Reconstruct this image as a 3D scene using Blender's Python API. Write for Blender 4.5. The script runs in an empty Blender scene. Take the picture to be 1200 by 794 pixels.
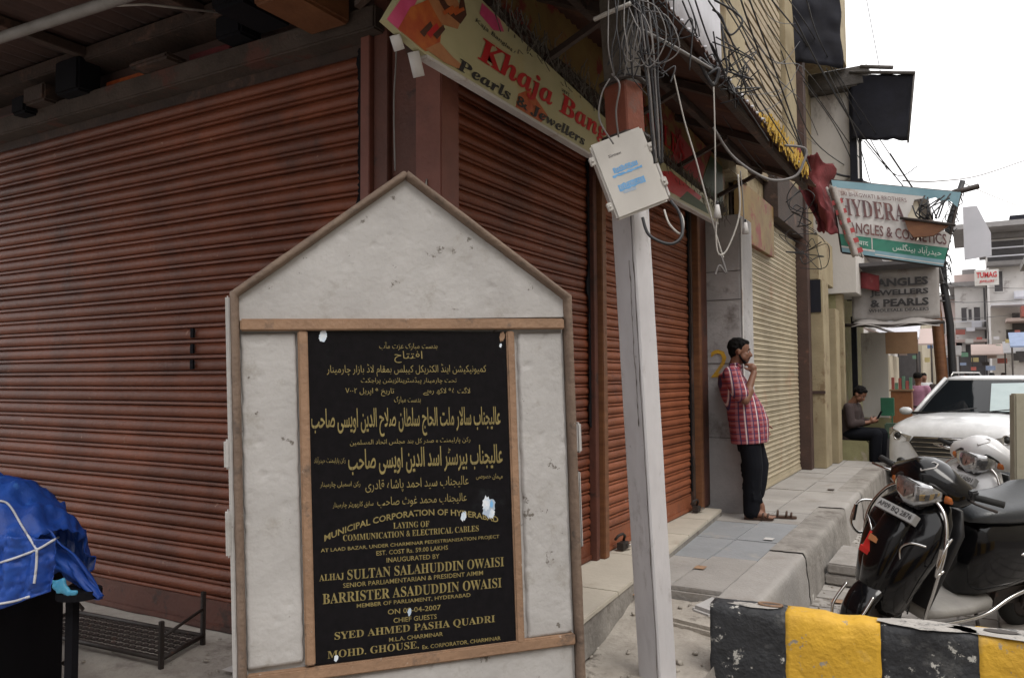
import bpy, bmesh, math, random, unicodedata
from mathutils import Vector, Matrix, Euler, noise
random.seed(7)
C = bpy.context.scene.collection
SC = bpy.context.scene
PI = math.pi

# ---------------------------------------------------------------- camera
f = 930.0
yaw = math.atan((1135-600)/f)
pitch = math.atan((441-397)/f)
roll = math.radians(0.34)
cd = bpy.data.cameras.new('camera'); cam = bpy.data.objects.new('camera', cd); C.objects.link(cam)
F = Vector((-math.sin(yaw)*math.cos(pitch), math.cos(yaw)*math.cos(pitch), math.sin(pitch)))
Rt = Vector((math.cos(yaw), math.sin(yaw), 0)); Up = Rt.cross(F)
R2 = math.cos(roll)*Rt - math.sin(roll)*Up; U2 = math.sin(roll)*Rt + math.cos(roll)*Up
m = Matrix((R2, U2, -F)).transposed().to_4x4(); m.translation = Vector((0, 0, 1.64))
cam.matrix_world = m
cd.sensor_width = 36.0; cd.lens = 36.0*f/1200.0; cd.clip_end = 3000; cd.clip_start = 0.05
SC.camera = cam

# ---------------------------------------------------------------- world, sun, exposure (overcast white sky)
w = bpy.data.worlds.new("World"); SC.world = w; w.use_nodes = True
nt = w.node_tree; nt.nodes.clear()
sky = nt.nodes.new('ShaderNodeTexSky'); sky.sky_type = 'NISHITA'; sky.sun_disc = False
sky.sun_elevation = math.radians(55); sky.sun_rotation = math.radians(120); sky.dust_density = 4.0; sky.air_density = 1.2
mx = nt.nodes.new('ShaderNodeMix'); mx.data_type = 'RGBA'; mx.inputs[0].default_value = 0.9
nt.links.new(sky.outputs[0], mx.inputs[6]); mx.inputs[7].default_value = (11.8, 11.6, 11.5, 1)   # overcast cloud deck
bg = nt.nodes.new('ShaderNodeBackground'); bg.inputs[1].default_value = 0.1
out = nt.nodes.new('ShaderNodeOutputWorld')
nt.links.new(mx.outputs[2], bg.inputs[0]); nt.links.new(bg.outputs[0], out.inputs[0])
sd = bpy.data.lights.new('sun', 'SUN'); sd.energy = 0.9; sd.angle = math.radians(25); sd.color = (1.0, 0.96, 0.9)
sun = bpy.data.objects.new('sun', sd); C.objects.link(sun)
az = math.radians(120); el = math.radians(55)
sdir = Vector((math.sin(az)*math.cos(el), math.cos(az)*math.cos(el), math.sin(el)))
sun.rotation_euler = (-sdir).to_track_quat('-Z', 'Y').to_euler(); sun.location = (6, -4, 20)
SC.view_settings.view_transform = 'Standard'; SC.view_settings.look = 'None'
SC.view_settings.exposure = 0.8; SC.view_settings.gamma = 1.0
SC.cycles.max_bounces = 6; SC.cycles.diffuse_bounces = 4; SC.cycles.use_denoising = True

# ---------------------------------------------------------------- materials
MATS = {}
def mat(name, c1, c2=None, scale=6.0, rough=0.7, metal=0.0, bump=0.0, bscale=40.0, stain=None, sscale=3.0, sthr=0.55,
        stretch=(1, 1, 1), coat=0.0, rnd=0.0, stain2=None, s2scale=14.0, s2thr=0.62, swid=0.07, spec=0.5, alpha=1.0, trans=0.0, world=False):
    """procedural paint / plaster: two-tone noise, optional stains with their own edge, per-piece variation, fine relief"""
    mt = bpy.data.materials.new(name); mt.use_nodes = True; n = mt.node_tree; b = n.nodes['Principled BSDF']
    L = n.links.new
    tc = n.nodes.new('ShaderNodeTexCoord'); mp = n.nodes.new('ShaderNodeMapping'); L(n.nodes.new('ShaderNodeNewGeometry').outputs['Position'] if world else tc.outputs['Object'], mp.inputs[0])
    mp.inputs['Scale'].default_value = stretch
    c2 = c2 or tuple(x*0.78 for x in c1)
    nz = n.nodes.new('ShaderNodeTexNoise'); nz.inputs['Scale'].default_value = scale; nz.inputs['Detail'].default_value = 7
    nz.inputs['Roughness'].default_value = 0.62; L(mp.outputs[0], nz.inputs['Vector'])
    rp = n.nodes.new('ShaderNodeValToRGB'); rp.color_ramp.elements[0].position = 0.32; rp.color_ramp.elements[1].position = 0.68
    rp.color_ramp.elements[0].color = (*c2, 1); rp.color_ramp.elements[1].color = (*c1, 1); L(nz.outputs[0], rp.inputs[0])
    col = rp.outputs[0]
    def over(col, colr, sc, thr, wd, seed):
        s = n.nodes.new('ShaderNodeTexNoise'); s.inputs['Scale'].default_value = sc; s.inputs['Detail'].default_value = 9
        s.inputs['Roughness'].default_value = 0.7
        mp2 = n.nodes.new('ShaderNodeMapping'); mp2.inputs['Location'].default_value = (seed, seed*1.7, seed*.3); L(mp.outputs[0], mp2.inputs[0]); L(mp2.outputs[0], s.inputs['Vector'])
        r2 = n.nodes.new('ShaderNodeValToRGB'); r2.color_ramp.elements[0].position = thr; r2.color_ramp.elements[1].position = thr+wd
        L(s.outputs[0], r2.inputs[0])
        x = n.nodes.new('ShaderNodeMix'); x.data_type = 'RGBA'; L(r2.outputs[0], x.inputs[0]); L(col, x.inputs[6]); x.inputs[7].default_value = (*colr, 1)
        return x.outputs[2]
    if stain: col = over(col, stain, sscale, sthr, swid, 3.1)
    if stain2: col = over(col, stain2, s2scale, s2thr, 0.03, 8.7)
    if rnd:
        oi = n.nodes.new('ShaderNodeObjectInfo'); mr = n.nodes.new('ShaderNodeMapRange'); L(oi.outputs['Random'], mr.inputs[0])
        mr.inputs[3].default_value = 1-rnd; mr.inputs[4].default_value = 1+rnd
        hs = n.nodes.new('ShaderNodeHueSaturation'); L(col, hs.inputs['Color']); L(mr.outputs[0], hs.inputs['Value']); col = hs.outputs[0]
    L(col, b.inputs['Base Color'])
    b.inputs['Roughness'].default_value = rough; b.inputs['Metallic'].default_value = metal
    b.inputs['Specular IOR Level'].default_value = spec
    if coat: b.inputs['Coat Weight'].default_value = coat; b.inputs['Coat Roughness'].default_value = 0.08
    if trans: b.inputs['Transmission Weight'].default_value = trans
    if alpha < 1: b.inputs['Alpha'].default_value = alpha
    if bump:
        bn = n.nodes.new('ShaderNodeTexNoise'); bn.inputs['Scale'].default_value = bscale; bn.inputs['Detail'].default_value = 6; L(mp.outputs[0], bn.inputs['Vector'])
        bp = n.nodes.new('ShaderNodeBump'); bp.inputs['Strength'].default_value = min(1, bump); bp.inputs['Distance'].default_value = 0.01
        L(bn.outputs[0], bp.inputs['Height']); L(bp.outputs[0], b.inputs['Normal'])
    MATS[name] = mt
    return mt
M = MATS
mat('shutter_red', (.205, .058, .026), (.098, .027, .013), scale=2.2, rough=.5, spec=.35, bump=.3, bscale=60, world=True, stain=(.085, .032, .022), sscale=1.7, sthr=.55, swid=.16, rnd=.12, stain2=(.28, .15, .10), s2scale=16, s2thr=.655)
mat('shutter_rust', (.30, .10, .048), (.20, .065, .030), scale=3, rough=.55, spec=.3, bump=.3, bscale=60, world=True, stain=(.14, .055, .04), sscale=3, sthr=.57, swid=.15, rnd=.12, stain2=(.36, .22, .17), s2scale=16, s2thr=.65)
mat('shutter_sand', (.46, .40, .29), (.37, .31, .21), scale=3, rough=.6, world=True, stain=(.36, .17, .09), sscale=1.3, sthr=.58, swid=.2, bump=.2, rnd=.05)
mat('frame_brown', (.12, .042, .028), (.08, .03, .022), scale=5, rough=.6, bump=.3, stain=(.05, .025, .02), sscale=5)
mat('pillar_red', (.21, .075, .055), (.145, .05, .036), scale=4, rough=.6, bump=.2, world=True, stain=(.11, .045, .035), sscale=4, sthr=.57, swid=.15)
mat('wood_orange', (.20, .085, .035), (.13, .05, .022), scale=5, rough=.6, bump=.3, stretch=(1, 1, 5))
mat('dark_wood', (.06, .035, .026), (.03, .02, .016), scale=7, rough=.75, bump=.5, stain=(.10, .055, .04), sscale=4)
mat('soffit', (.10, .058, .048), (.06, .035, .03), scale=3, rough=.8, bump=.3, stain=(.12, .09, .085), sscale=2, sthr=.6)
mat('grime_ledge', (.085, .062, .05), (.04, .028, .022), scale=4, rough=.85, bump=.5, stain=(.10, .04, .03), sscale=3)
mat('pipe_grey', (.22, .21, .20), (.15, .14, .13), scale=6, rough=.6, bump=.2)
mat('plaster_white', (.45, .44, .435), (.37, .36, .355), scale=4, rough=.85, bump=.28, bscale=55, world=True, stain=(.33, .315, .295), sscale=8, sthr=.555, swid=.14, stain2=(.15, .135, .12), s2scale=13, s2thr=.635)
mat('trim_tan', (.30, .185, .115), (.22, .135, .085), scale=6, rough=.7, bump=.5, bscale=45, stain=(.12, .085, .065), sscale=9, sthr=.56, swid=.12, stain2=(.46, .42, .38), s2scale=22, s2thr=.655)
mat('trim_brown', (.19, .135, .10), (.13, .09, .068), scale=7, rough=.75, bump=.6, bscale=45, stain=(.075, .058, .048), sscale=8, sthr=.55, swid=.12, stain2=(.42, .39, .36), s2scale=20, s2thr=.66)
mat('granite_black', (.010, .009, .011), (.006, .006, .007), scale=40, rough=.3, spec=.12, stain=(.03, .035, .038), sscale=3.0, sthr=.62, swid=.2)
mat('gold_paint', (.28, .225, .085), (.17, .135, .05), scale=24, rough=.55, stain=(.14, .12, .07), sscale=22, sthr=.6)
mat('white_chip', (.75, .78, .82), (.5, .62, .75), scale=60, rough=.8)
mat('concrete_platform', (.35, .33, .31), (.27, .255, .24), scale=2.2, rough=.9, bump=.5, bscale=50, world=True, stain=(.24, .215, .19), sscale=2.2, sthr=.54, swid=.16, stain2=(.13, .115, .10), s2scale=15, s2thr=.67, rnd=.05)
mat('slab_blue', (.27, .28, .295), (.22, .23, .24), scale=3, rough=.85, bump=.4, world=True, stain=(.34, .32, .29), sscale=2.2, sthr=.56, swid=.14, rnd=.05, stain2=(.15, .14, .13), s2scale=12, s2thr=.68)
mat('step_beige', (.50, .46, .39), (.42, .385, .325), scale=3, rough=.85, bump=.3, world=True, stain=(.38, .33, .27), sscale=4, sthr=.58, swid=.12, rnd=.04, stain2=(.25, .21, .17), s2scale=20, s2thr=.68)
mat('kerb_side', (.31, .29, .265), (.18, .165, .15), scale=5, rough=.9, bump=.9, bscale=30, world=True, stain=(.12, .10, .085), sscale=3.5, sthr=.55, swid=.14, stain2=(.55, .53, .50), s2scale=7, s2thr=.67, rnd=.05)
mat('rubble', (.42, .385, .34), (.29, .26, .225), scale=6, rough=.95, bump=1.0, bscale=28, stain=(.16, .14, .12), sscale=4, sthr=.56, stain2=(.52, .50, .46), s2scale=18, s2thr=.66)
mat('road_paver', (.38, .355, .33), (.29, .27, .25), scale=5, rough=.9, bump=.7, bscale=50, world=True, stain=(.19, .17, .15), sscale=3, sthr=.57, rnd=.12)
mat('road_base', (.22, .20, .18), (.14, .125, .11), scale=2.5, rough=.95, bump=.7, bscale=20)
mat('paint_black', (.030, .032, .037), (.018, .019, .022), scale=6, rough=.65, bump=.8, bscale=40, world=True, stain=(.13, .13, .125), sscale=5, sthr=.55, swid=.2, stain2=(.45, .44, .41), s2scale=15, s2thr=.605)
mat('paint_yellow', (.70, .41, .035), (.56, .32, .03), scale=5, rough=.65, bump=.7, bscale=40, world=True, stain=(.52, .36, .15), sscale=4, sthr=.53, swid=.2, stain2=(.30, .27, .22), s2scale=13, s2thr=.61)
mat('worn_concrete', (.46, .44, .41), (.33, .31, .29), scale=9, rough=.85, bump=.7, bscale=40, stain=(.10, .10, .10), sscale=12, sthr=.55)
mat('hole_dark', (.10, .09, .085), rough=.95)
mat('pole_white', (.60, .59, .61), (.50, .49, .51), scale=5, rough=.75, bump=.45, bscale=30, world=True, stretch=(1, 1, .35), stain=(.32, .30, .30), sscale=8, sthr=.57, swid=.12, stain2=(.13, .12, .115), s2scale=20, s2thr=.66)
mat('pole_red', (.24, .07, .04), (.17, .05, .032), scale=7, rough=.6, bump=.3, stain=(.18, .08, .06), sscale=9)
mat('pole_grime', (.13, .115, .10), (.07, .06, .05), scale=9, rough=.85, bump=.7)
mat('box_grey', (.60, .58, .55), (.55, .53, .50), scale=8, rough=.45, bump=.05, stain=(.45, .42, .39), sscale=10, sthr=.66)
mat('sticker_blue', (.12, .36, .70), (.22, .48, .80), scale=30, rough=.5)
mat('sticker_pale', (.45, .55, .68), rough=.5)
mat('cable_black', (.022, .022, .026), rough=.55)
mat('cable_grey', (.20, .19, .185), (.13, .12, .12), rough=.6)
mat('cable_white', (.45, .43, .40), rough=.6)
mat('sign_cream', (.47, .43, .26), (.40, .38, .22), scale=3, rough=.35, stain=(.48, .36, .13), sscale=1.6, sthr=.56, swid=.2)
mat('sign_edge', (.20, .17, .13), (.10, .09, .075), scale=12, rough=.8, bump=.6)
mat('sign_red', (.50, .02, .022), (.40, .015, .02), rough=.4)
mat('sign_ink', (.02, .018, .02), rough=.5)
mat('sign_pink', (.62, .09, .22), (.50, .05, .14), scale=9, rough=.4)
mat('sign_orange', (.50, .14, .03), (.36, .05, .02), scale=14, rough=.4)
mat('sign_skin', (.46, .22, .10), (.36, .14, .06), scale=10, rough=.4)
mat('sign_brown', (.09, .035, .022), rough=.4)
mat('sign_mustard', (.26, .18, .06), (.18, .10, .035), scale=5, rough=.6, stain=(.22, .035, .03), sscale=4, sthr=.52)
mat('sign_green', (.06, .10, .04), (.04, .06, .03), scale=5, rough=.5)
mat('frayed_dark', (.16, .145, .125), (.07, .06, .05), scale=30, rough=.9, bump=1.0)
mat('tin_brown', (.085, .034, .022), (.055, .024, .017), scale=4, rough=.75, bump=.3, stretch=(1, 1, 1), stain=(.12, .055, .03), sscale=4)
mat('tin_white', (.62, .62, .68), (.54, .55, .60), scale=4, rough=.6, stain=(.45, .46, .50), sscale=3, sthr=.6)
mat('fringe_yellow', (.58, .38, .05), (.40, .25, .04), scale=9, rough=.85)
mat('wall_grey', (.50, .49, .50), (.37, .36, .37), scale=3, rough=.85, bump=.4, stain=(.17, .15, .14), sscale=2.2, sthr=.55, swid=.15, stain2=(.10, .09, .085), s2scale=9, s2thr=.66)
mat('wall_yellow', (.36, .30, .19), (.26, .21, .13), scale=2.5, rough=.85, bump=.4, stain=(.20, .14, .08), sscale=2.5, sthr=.56)
mat('louvre', (.40, .34, .24), (.28, .21, .14), scale=5, rough=.8, bump=.4, stain=(.22, .08, .05), sscale=3, sthr=.6, rnd=.1)
mat('post_brown', (.075, .04, .032), (.045, .025, .02), scale=4, rough=.7, bump=.5, stain=(.14, .07, .05), sscale=6, sthr=.6)
mat('wall_white', (.56, .53, .50), (.47, .45, .43), scale=2, rough=.85, bump=.3, stain=(.34, .31, .29), sscale=2, sthr=.6, stretch=(1, 1, .4))
mat('tarp_dark', (.016, .017, .026), (.010, .010, .014), scale=4, rough=.75, spec=.25, bump=.5, bscale=10)
mat('concrete_dark', (.12, .11, .105), (.06, .055, .05), scale=8, rough=.9, bump=.8)
mat('cloth_red', (.19, .03, .034), (.10, .016, .018), scale=5, rough=.85, bump=.4, stain=(.36, .24, .23), sscale=4, sthr=.6, swid=.2)
mat('cloth_stripe', (.36, .33, .31), (.22, .20, .18), scale=9, rough=.85, bump=.4)
mat('banner_white', (.58, .57, .56), (.48, .46, .45), scale=4, rough=.7, stain=(.40, .33, .30), sscale=4, sthr=.58)
mat('banner_green', (.035, .22, .15), (.03, .17, .12), scale=5, rough=.6)
mat('banner_blue', (.22, .36, .42), (.15, .28, .34), scale=4, rough=.6)
mat('banner_red', (.40, .06, .06), rough=.6)
mat('banner_grimy', (.36, .34, .33), (.24, .22, .21), scale=3, rough=.8, stain=(.14, .10, .09), sscale=3, sthr=.56, swid=.15)
mat('ink_plum', (.085, .045, .055), (.16, .07, .06), scale=12, rough=.7)
mat('ink_white', (.6, .65, .62), rough=.7)
mat('tarp_blue', (.016, .075, .36), (.010, .045, .25), scale=6, rough=.5, spec=.35, bump=.8, bscale=16, stain=(.05, .16, .5), sscale=8, sthr=.6)
mat('bag_cyan', (.03, .22, .42), (.10, .40, .60), scale=18, rough=.35)
mat('rope', (.55, .56, .6), rough=.8)
mat('iron_dark', (.05, .04, .037), (.03, .024, .022), scale=12, rough=.6, metal=.3, bump=.4, stain=(.12, .06, .04), sscale=14, sthr=.6)
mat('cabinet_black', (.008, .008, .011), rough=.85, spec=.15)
mat('skin', (.22, .105, .065), (.18, .08, .05), scale=9, rough=.55)
mat('hair', (.008, .007, .007), rough=.85, spec=.15, bump=.6, bscale=120)
mat('trouser_black', (.008, .009, .013), rough=.9, spec=.15, bump=.4, bscale=18)
mat('leather_brown', (.07, .035, .022), rough=.6)
mat('shirt_dark', (.045, .03, .03), rough=.9)
mat('scooter_black', (.005, .005, .006), rough=.14, spec=.28, coat=.25, stain=(.02, .02, .02), sscale=9, sthr=.66)
mat('ledge_stone', (.46, .43, .39), (.34, .31, .28), scale=4, rough=.9, bump=.7, bscale=40, world=True, stain=(.22, .19, .17), sscale=3, sthr=.54, swid=.15, stain2=(.14, .12, .11), s2scale=14, s2thr=.66)
mat('plastic_black', (.02, .02, .022), rough=.45)
mat('scooter_white', (.66, .66, .67), (.6, .6, .61), rough=.3, coat=.5)
mat('chrome', (.62, .61, .60), rough=.22, metal=1.0)
mat('rubber', (.018, .018, .018), rough=.85, bump=.3)
mat('seat_vinyl', (.035, .039, .044), rough=.34, bump=.15, bscale=90)
mat('lens_clear', (.62, .62, .62), (.22, .22, .23), scale=22, rough=.07, coat=1.0, metal=.75)
mat('lens_orange', (.55, .16, .04), rough=.2, coat=.6)
mat('plate_white', (.36, .36, .36), (.28, .28, .28), rough=.5)
mat('sticker_red', (.62, .03, .025), rough=.5)
mat('footboard', (.30, .29, .27), (.24, .23, .22), rough=.6, bump=.3)
mat('car_white', (.74, .75, .77), rough=.3, coat=.6)
mat('car_glass', (.008, .010, .012), rough=.05, spec=.35)
mat('car_glass_reflection', (.40, .48, .49), (.34, .42, .43), rough=.15)
mat('grille_dark', (.03, .03, .03), rough=.4)
mat('stone_slab', (.34, .32, .30), (.24, .22, .20), scale=7, rough=.9, bump=.7)
mat('olive_post', (.36, .335, .26), (.30, .28, .21), scale=5, rough=.85, bump=.3)
mat('far_wall', (.62, .60, .59), (.50, .48, .47), scale=1, rough=.9, stain=(.34, .31, .30), sscale=.8, sthr=.58)  # lightened to paint in the haze of the far street
mat('far_wall_pink', (.50, .40, .38), (.42, .34, .32), scale=1, rough=.9)
mat('far_wall_cream', (.50, .45, .36), (.42, .37, .28), scale=1, rough=.9, stain=(.36, .30, .22), sscale=1, sthr=.6)
mat('far_dark', (.09, .085, .09), rough=.8)
mat('far_roof', (.26, .25, .25), (.18, .17, .17), scale=2, rough=.8)
mat('far_red', (.36, .12, .10), rough=.8)
mat('far_blue', (.24, .30, .44), rough=.8)
mat('cardboard', (.36, .22, .13), rough=.85)
mat('wood_box', (.32, .13, .05), (.24, .09, .035), scale=6, rough=.6)
mat('green_plastic', (.03, .16, .09), rough=.5)
mat('green_dark', (.07, .12, .08), rough=.6)
mat('green_wall', (.26, .25, .13), (.19, .17, .09), scale=4, rough=.9, bump=.4, stain=(.30, .26, .2), sscale=4)
for i, c in enumerate([(.45, .12, .10), (.12, .2, .4), (.5, .42, .2), (.5, .5, .52), (.16, .32, .22), (.42, .2, .3)]): mat('goods_%d' % i, c, rough=.7)
def plaid():
    mt = bpy.data.materials.new('plaid_shirt'); mt.use_nodes = True; n = mt.node_tree; L = n.links.new; b = n.nodes['Principled BSDF']
    tc = n.nodes.new('ShaderNodeTexCoord'); sp = n.nodes.new('ShaderNodeSeparateXYZ'); L(tc.outputs['Object'], sp.inputs[0])
    def stripes(sock, freq, off, w0):
        a = n.nodes.new('ShaderNodeMath'); a.operation = 'MULTIPLY_ADD'; L(sock, a.inputs[0]); a.inputs[1].default_value = freq; a.inputs[2].default_value = off
        fr = n.nodes.new('ShaderNodeMath'); fr.operation = 'FRACT'; L(a.outputs[0], fr.inputs[0])
        c = n.nodes.new('ShaderNodeMath'); c.operation = 'LESS_THAN'; L(fr.outputs[0], c.inputs[0]); c.inputs[1].default_value = w0
        return c.outputs[0]
    ang = n.nodes.new('ShaderNodeMath'); ang.operation = 'MULTIPLY_ADD'; L(sp.outputs[1], ang.inputs[0]); ang.inputs[1].default_value = .4; L(sp.outputs[0], ang.inputs[2])
    def mixc(col, fac, c, k=1.0):
        x = n.nodes.new('ShaderNodeMix'); x.data_type = 'RGBA'
        mm = n.nodes.new('ShaderNodeMath'); mm.operation = 'MULTIPLY'; L(fac, mm.inputs[0]); mm.inputs[1].default_value = k
        L(mm.outputs[0], x.inputs[0]); x.inputs[7].default_value = (*c, 1)
        if isinstance(col, tuple): x.inputs[6].default_value = (*col, 1)
        else: L(col, x.inputs[6])
        return x.outputs[2]
    c = mixc((.25, .032, .045), stripes(sp.outputs[2], 17, .1, .36), (.42, .17, .19), .6)
    c = mixc(c, stripes(ang.outputs[0], 17, .3, .34), (.42, .20, .23), .55)
    c = mixc(c, stripes(ang.outputs[0], 17, .0, .16), (.03, .03, .10), .9)
    c = mixc(c, stripes(sp.outputs[2], 17, .6, .13), (.04, .04, .12), .75)
    c = mixc(c, stripes(ang.outputs[0], 8.5, .6, .07), (.75, .7, .7), .8)
    L(c, b.inputs['Base Color']); b.inputs['Roughness'].default_value = .85
    MATS['plaid_shirt'] = mt
plaid()

# ---------------------------------------------------------------- helpers
class MB:
    """collects vertices and faces (world or local coordinates); build() links them as ONE mesh object"""
    def __init__(s): s.v = []; s.f = []; s.smooth = []
    def add(s, vs, fs, smooth=False):
        o = len(s.v); s.v += [Vector(p) for p in vs]; s.f += [[i+o for i in q] for q in fs]; s.smooth += [smooth]*len(fs); return s
    def box(s, lo, hi):
        x0, y0, z0 = lo; x1, y1, z1 = hi
        return s.add([(x0,y0,z0),(x1,y0,z0),(x1,y1,z0),(x0,y1,z0),(x0,y0,z1),(x1,y0,z1),(x1,y1,z1),(x0,y1,z1)],
                     [(0,3,2,1),(4,5,6,7),(0,1,5,4),(1,2,6,5),(2,3,7,6),(3,0,4,7)])
    def obox(s, o, u, v, w):
        """box from corner o along three edge vectors"""
        o, u, v, w = map(Vector, (o, u, v, w))
        fs = [(0,3,2,1),(4,5,6,7),(0,1,5,4),(1,2,6,5),(2,3,7,6),(3,0,4,7)]
        if u.cross(v).dot(w) < 0: fs = [q[::-1] for q in fs]
        return s.add([o, o+u, o+u+v, o+v, o+w, o+u+w, o+u+v+w, o+v+w], fs)
    def cbox(s, c, sz, rot=None):
        c = Vector(c); R = Euler(rot).to_matrix() if rot is not None else Matrix.Identity(3)
        a, b, d = R @ Vector((sz[0], 0, 0)), R @ Vector((0, sz[1], 0)), R @ Vector((0, 0, sz[2]))
        return s.obox(c-(a+b+d)/2, a, b, d)
    def prism(s, pts, ext):
        """polygon (list of 3D points) extruded by vector ext"""
        n = len(pts); pts = [Vector(p) for p in pts]; e = Vector(ext)
        nn = sum(((pts[i]-pts[0]).cross(pts[(i+1) % n]-pts[0]) for i in range(n)), Vector())
        if nn.dot(e) > 0: pts = pts[::-1]
        s.add(pts+[p+e for p in pts], [list(range(n)), list(range(2*n-1, n-1, -1))]+[(i, i+n, (i+1) % n+n, (i+1) % n) for i in range(n)])
        return s
    def tube(s, pts, r, n=8, cap=True, smooth=True):
        pts = [Vector(p) for p in pts]; rr = r if isinstance(r, (list, tuple)) else [r]*len(pts)
        rings = []; up = Vector((0, 0, 1)); prev = None
        for i, p in enumerate(pts):
            t = (pts[min(i+1, len(pts)-1)]-pts[max(i-1, 0)]).normalized()
            if prev is None: a = t.cross(up if abs(t.z) < .95 else Vector((1, 0, 0))).normalized()
            else: a = (prev-t*prev.dot(t)).normalized()
            prev = a; b = t.cross(a)
            rings.append([p+(a*math.cos(2*PI*k/n)+b*math.sin(2*PI*k/n))*rr[i] for k in range(n)])
        return s.rings(rings, cap, smooth)
    def rings(s, rings, cap=True, smooth=True, flip=False):
        n = len(rings[0]); vs = [p for r in rings for p in r]; fs = []
        for i in range(len(rings)-1):
            for k in range(n):
                a, b = i*n+k, i*n+(k+1) % n; fs.append((a, b, b+n, a+n))
        if cap: fs += [list(range(n))[::-1], [len(vs)-n+k for k in range(n)]]
        if flip: fs = [q[::-1] for q in fs]
        return s.add(vs, fs, smooth)
    def grid(s, nu, nv, fn, smooth=True, flip=False, thick=0.0):
        vs = [Vector(fn(i/nu, j/nv)) for j in range(nv+1) for i in range(nu+1)]
        fs = [(j*(nu+1)+i, j*(nu+1)+i+1, (j+1)*(nu+1)+i+1, (j+1)*(nu+1)+i) for j in range(nv) for i in range(nu)]
        if flip: fs = [q[::-1] for q in fs]
        return s.add(vs, fs, smooth)
    def ball(s, c, r, n=12, squash=(1, 1, 1), rot=None):
        c = Vector(c); R = Euler(rot).to_matrix() if rot is not None else Matrix.Identity(3)
        h = n//2; rings = []
        for i in range(1, h):
            th = PI*i/h
            rings.append([c+R @ Vector((r*squash[0]*math.sin(th)*math.cos(2*PI*k/n), r*squash[1]*math.sin(th)*math.sin(2*PI*k/n), r*squash[2]*-math.cos(th))) for k in range(n)])
        return s.rings(rings, True, True)
    def build(s, name, m, parent=None, local=False, bevel=0, origin=None, recalc=False, solid=0):
        me = bpy.data.meshes.new(name)
        vs = s.v; off = Vector((0, 0, 0))
        if parent is not None and not local: off = wloc(parent)
        elif parent is None:
            if origin: off = Vector(origin)
            else:
                xs = [v.x for v in vs]; ys = [v.y for v in vs]; off = Vector(((min(xs)+max(xs))/2, (min(ys)+max(ys))/2, min(v.z for v in vs)))
        me.from_pydata([v-off for v in vs], [], s.f)
        if any(s.smooth): me.polygons.foreach_set('use_smooth', s.smooth)
        if bevel or recalc or solid:
            bm = bmesh.new(); bm.from_mesh(me); bm.normal_update()
            if recalc: bmesh.ops.recalc_face_normals(bm, faces=bm.faces)
            if solid:
                bm.normal_update(); fs0 = bm.faces[:]; es = [e for e in bm.edges if len(e.link_faces) == 1]
                dup = {v: bm.verts.new(v.co-v.normal*solid) for v in bm.verts[:]}
                for e in es:
                    l = e.link_loops[0] if hasattr(e, 'link_loops') else e.link_faces[0].loops[0]
                    a, b = l.vert, l.link_loop_next.vert
                    nf = bm.faces.new((b, a, dup[a], dup[b])); nf.smooth = False
                for fc in fs0:
                    nf = bm.faces.new([dup[v] for v in reversed(fc.verts)]); nf.smooth = fc.smooth
            if bevel: bmesh.ops.bevel(bm, geom=bm.edges[:], offset=bevel, segments=2, affect='EDGES', clamp_overlap=True)
            bm.to_mesh(me); bm.free()
        me.materials.append(M[m] if isinstance(m, str) else m)
        o = bpy.data.objects.new(name, me); C.objects.link(o)
        if parent is not None: o.parent = parent
        else: o.location = off
        return o
def wloc(o):
    v = Vector((0, 0, 0))
    while o is not None: v += o.location; o = o.parent
    return v
def tag(o, label=None, cat=None, group=None, kind=None):
    if label: o['label'] = label
    if cat: o['category'] = cat
    if group: o['group'] = group
    if kind: o['kind'] = kind
    return o
def thing(name, label, cat, loc=(0, 0, 0), rot=(0, 0, 0), group=None):
    o = bpy.data.objects.new(name, None); C.objects.link(o); o.location = loc; o.rotation_euler = rot; o.empty_display_size = .1
    return tag(o, label, cat, group)
def kids(o): return [c for c in bpy.data.objects if c.parent == o]
def copy_tree(o, parent=None):
    c = o.copy(); C.objects.link(c); c.parent = parent
    for ch in kids(o): copy_tree(ch, c)
    return c
def inst(src, name, parent, loc, rot=None):
    """another alike piece sharing mesh data"""
    o = src.copy(); C.objects.link(o); o.name = name; o.parent = parent; o.location = loc
    if rot is not None: o.rotation_euler = rot
    return o
def lift(fn, amp, sc, seed=0):
    return lambda p: noise.noise(Vector(p)*sc+Vector((seed, 0, 0)))*amp

# --- lettering: a text curve turned into flat mesh, mapped on a plane (o = lower-left, u/v unit axes)
def shape(s):
    """joins arabic-script letters into their presentation forms and puts them in visual order"""
    if not hasattr(shape, 't'):
        T = {}
        for r in (range(0xFB50, 0xFE00), range(0xFE70, 0xFEFD)):
            for cp in r:
                d = unicodedata.decomposition(chr(cp)).split()
                if len(d) == 2 and d[0] in ('<isolated>', '<initial>', '<medial>', '<final>'):
                    T.setdefault(chr(int(d[1], 16)), {})[d[0][1:-1]] = chr(cp)
        shape.t = T
    T = shape.t; s = s.replace('\u0644\u0627', '\ufefb'); o = []
    for i, ch in enumerate(s):
        if ch == '\ufefb':
            pj = i > 0 and 'initial' in T.get(s[i-1], {}); o.append('\ufefc' if pj else ch); continue
        fm = T.get(ch)
        if not fm: o.append(ch); continue
        pj = i > 0 and 'initial' in T.get(s[i-1], {}) and 'final' in fm
        nj = i < len(s)-1 and 'initial' in fm and (s[i+1] == '\ufefb' or 'final' in T.get(s[i+1], {}))
        k = 'medial' if pj and nj and 'medial' in fm else 'final' if pj else 'initial' if nj else 'isolated'
        o.append(fm.get(k, ch))
    return ''.join(o[::-1])
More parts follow.
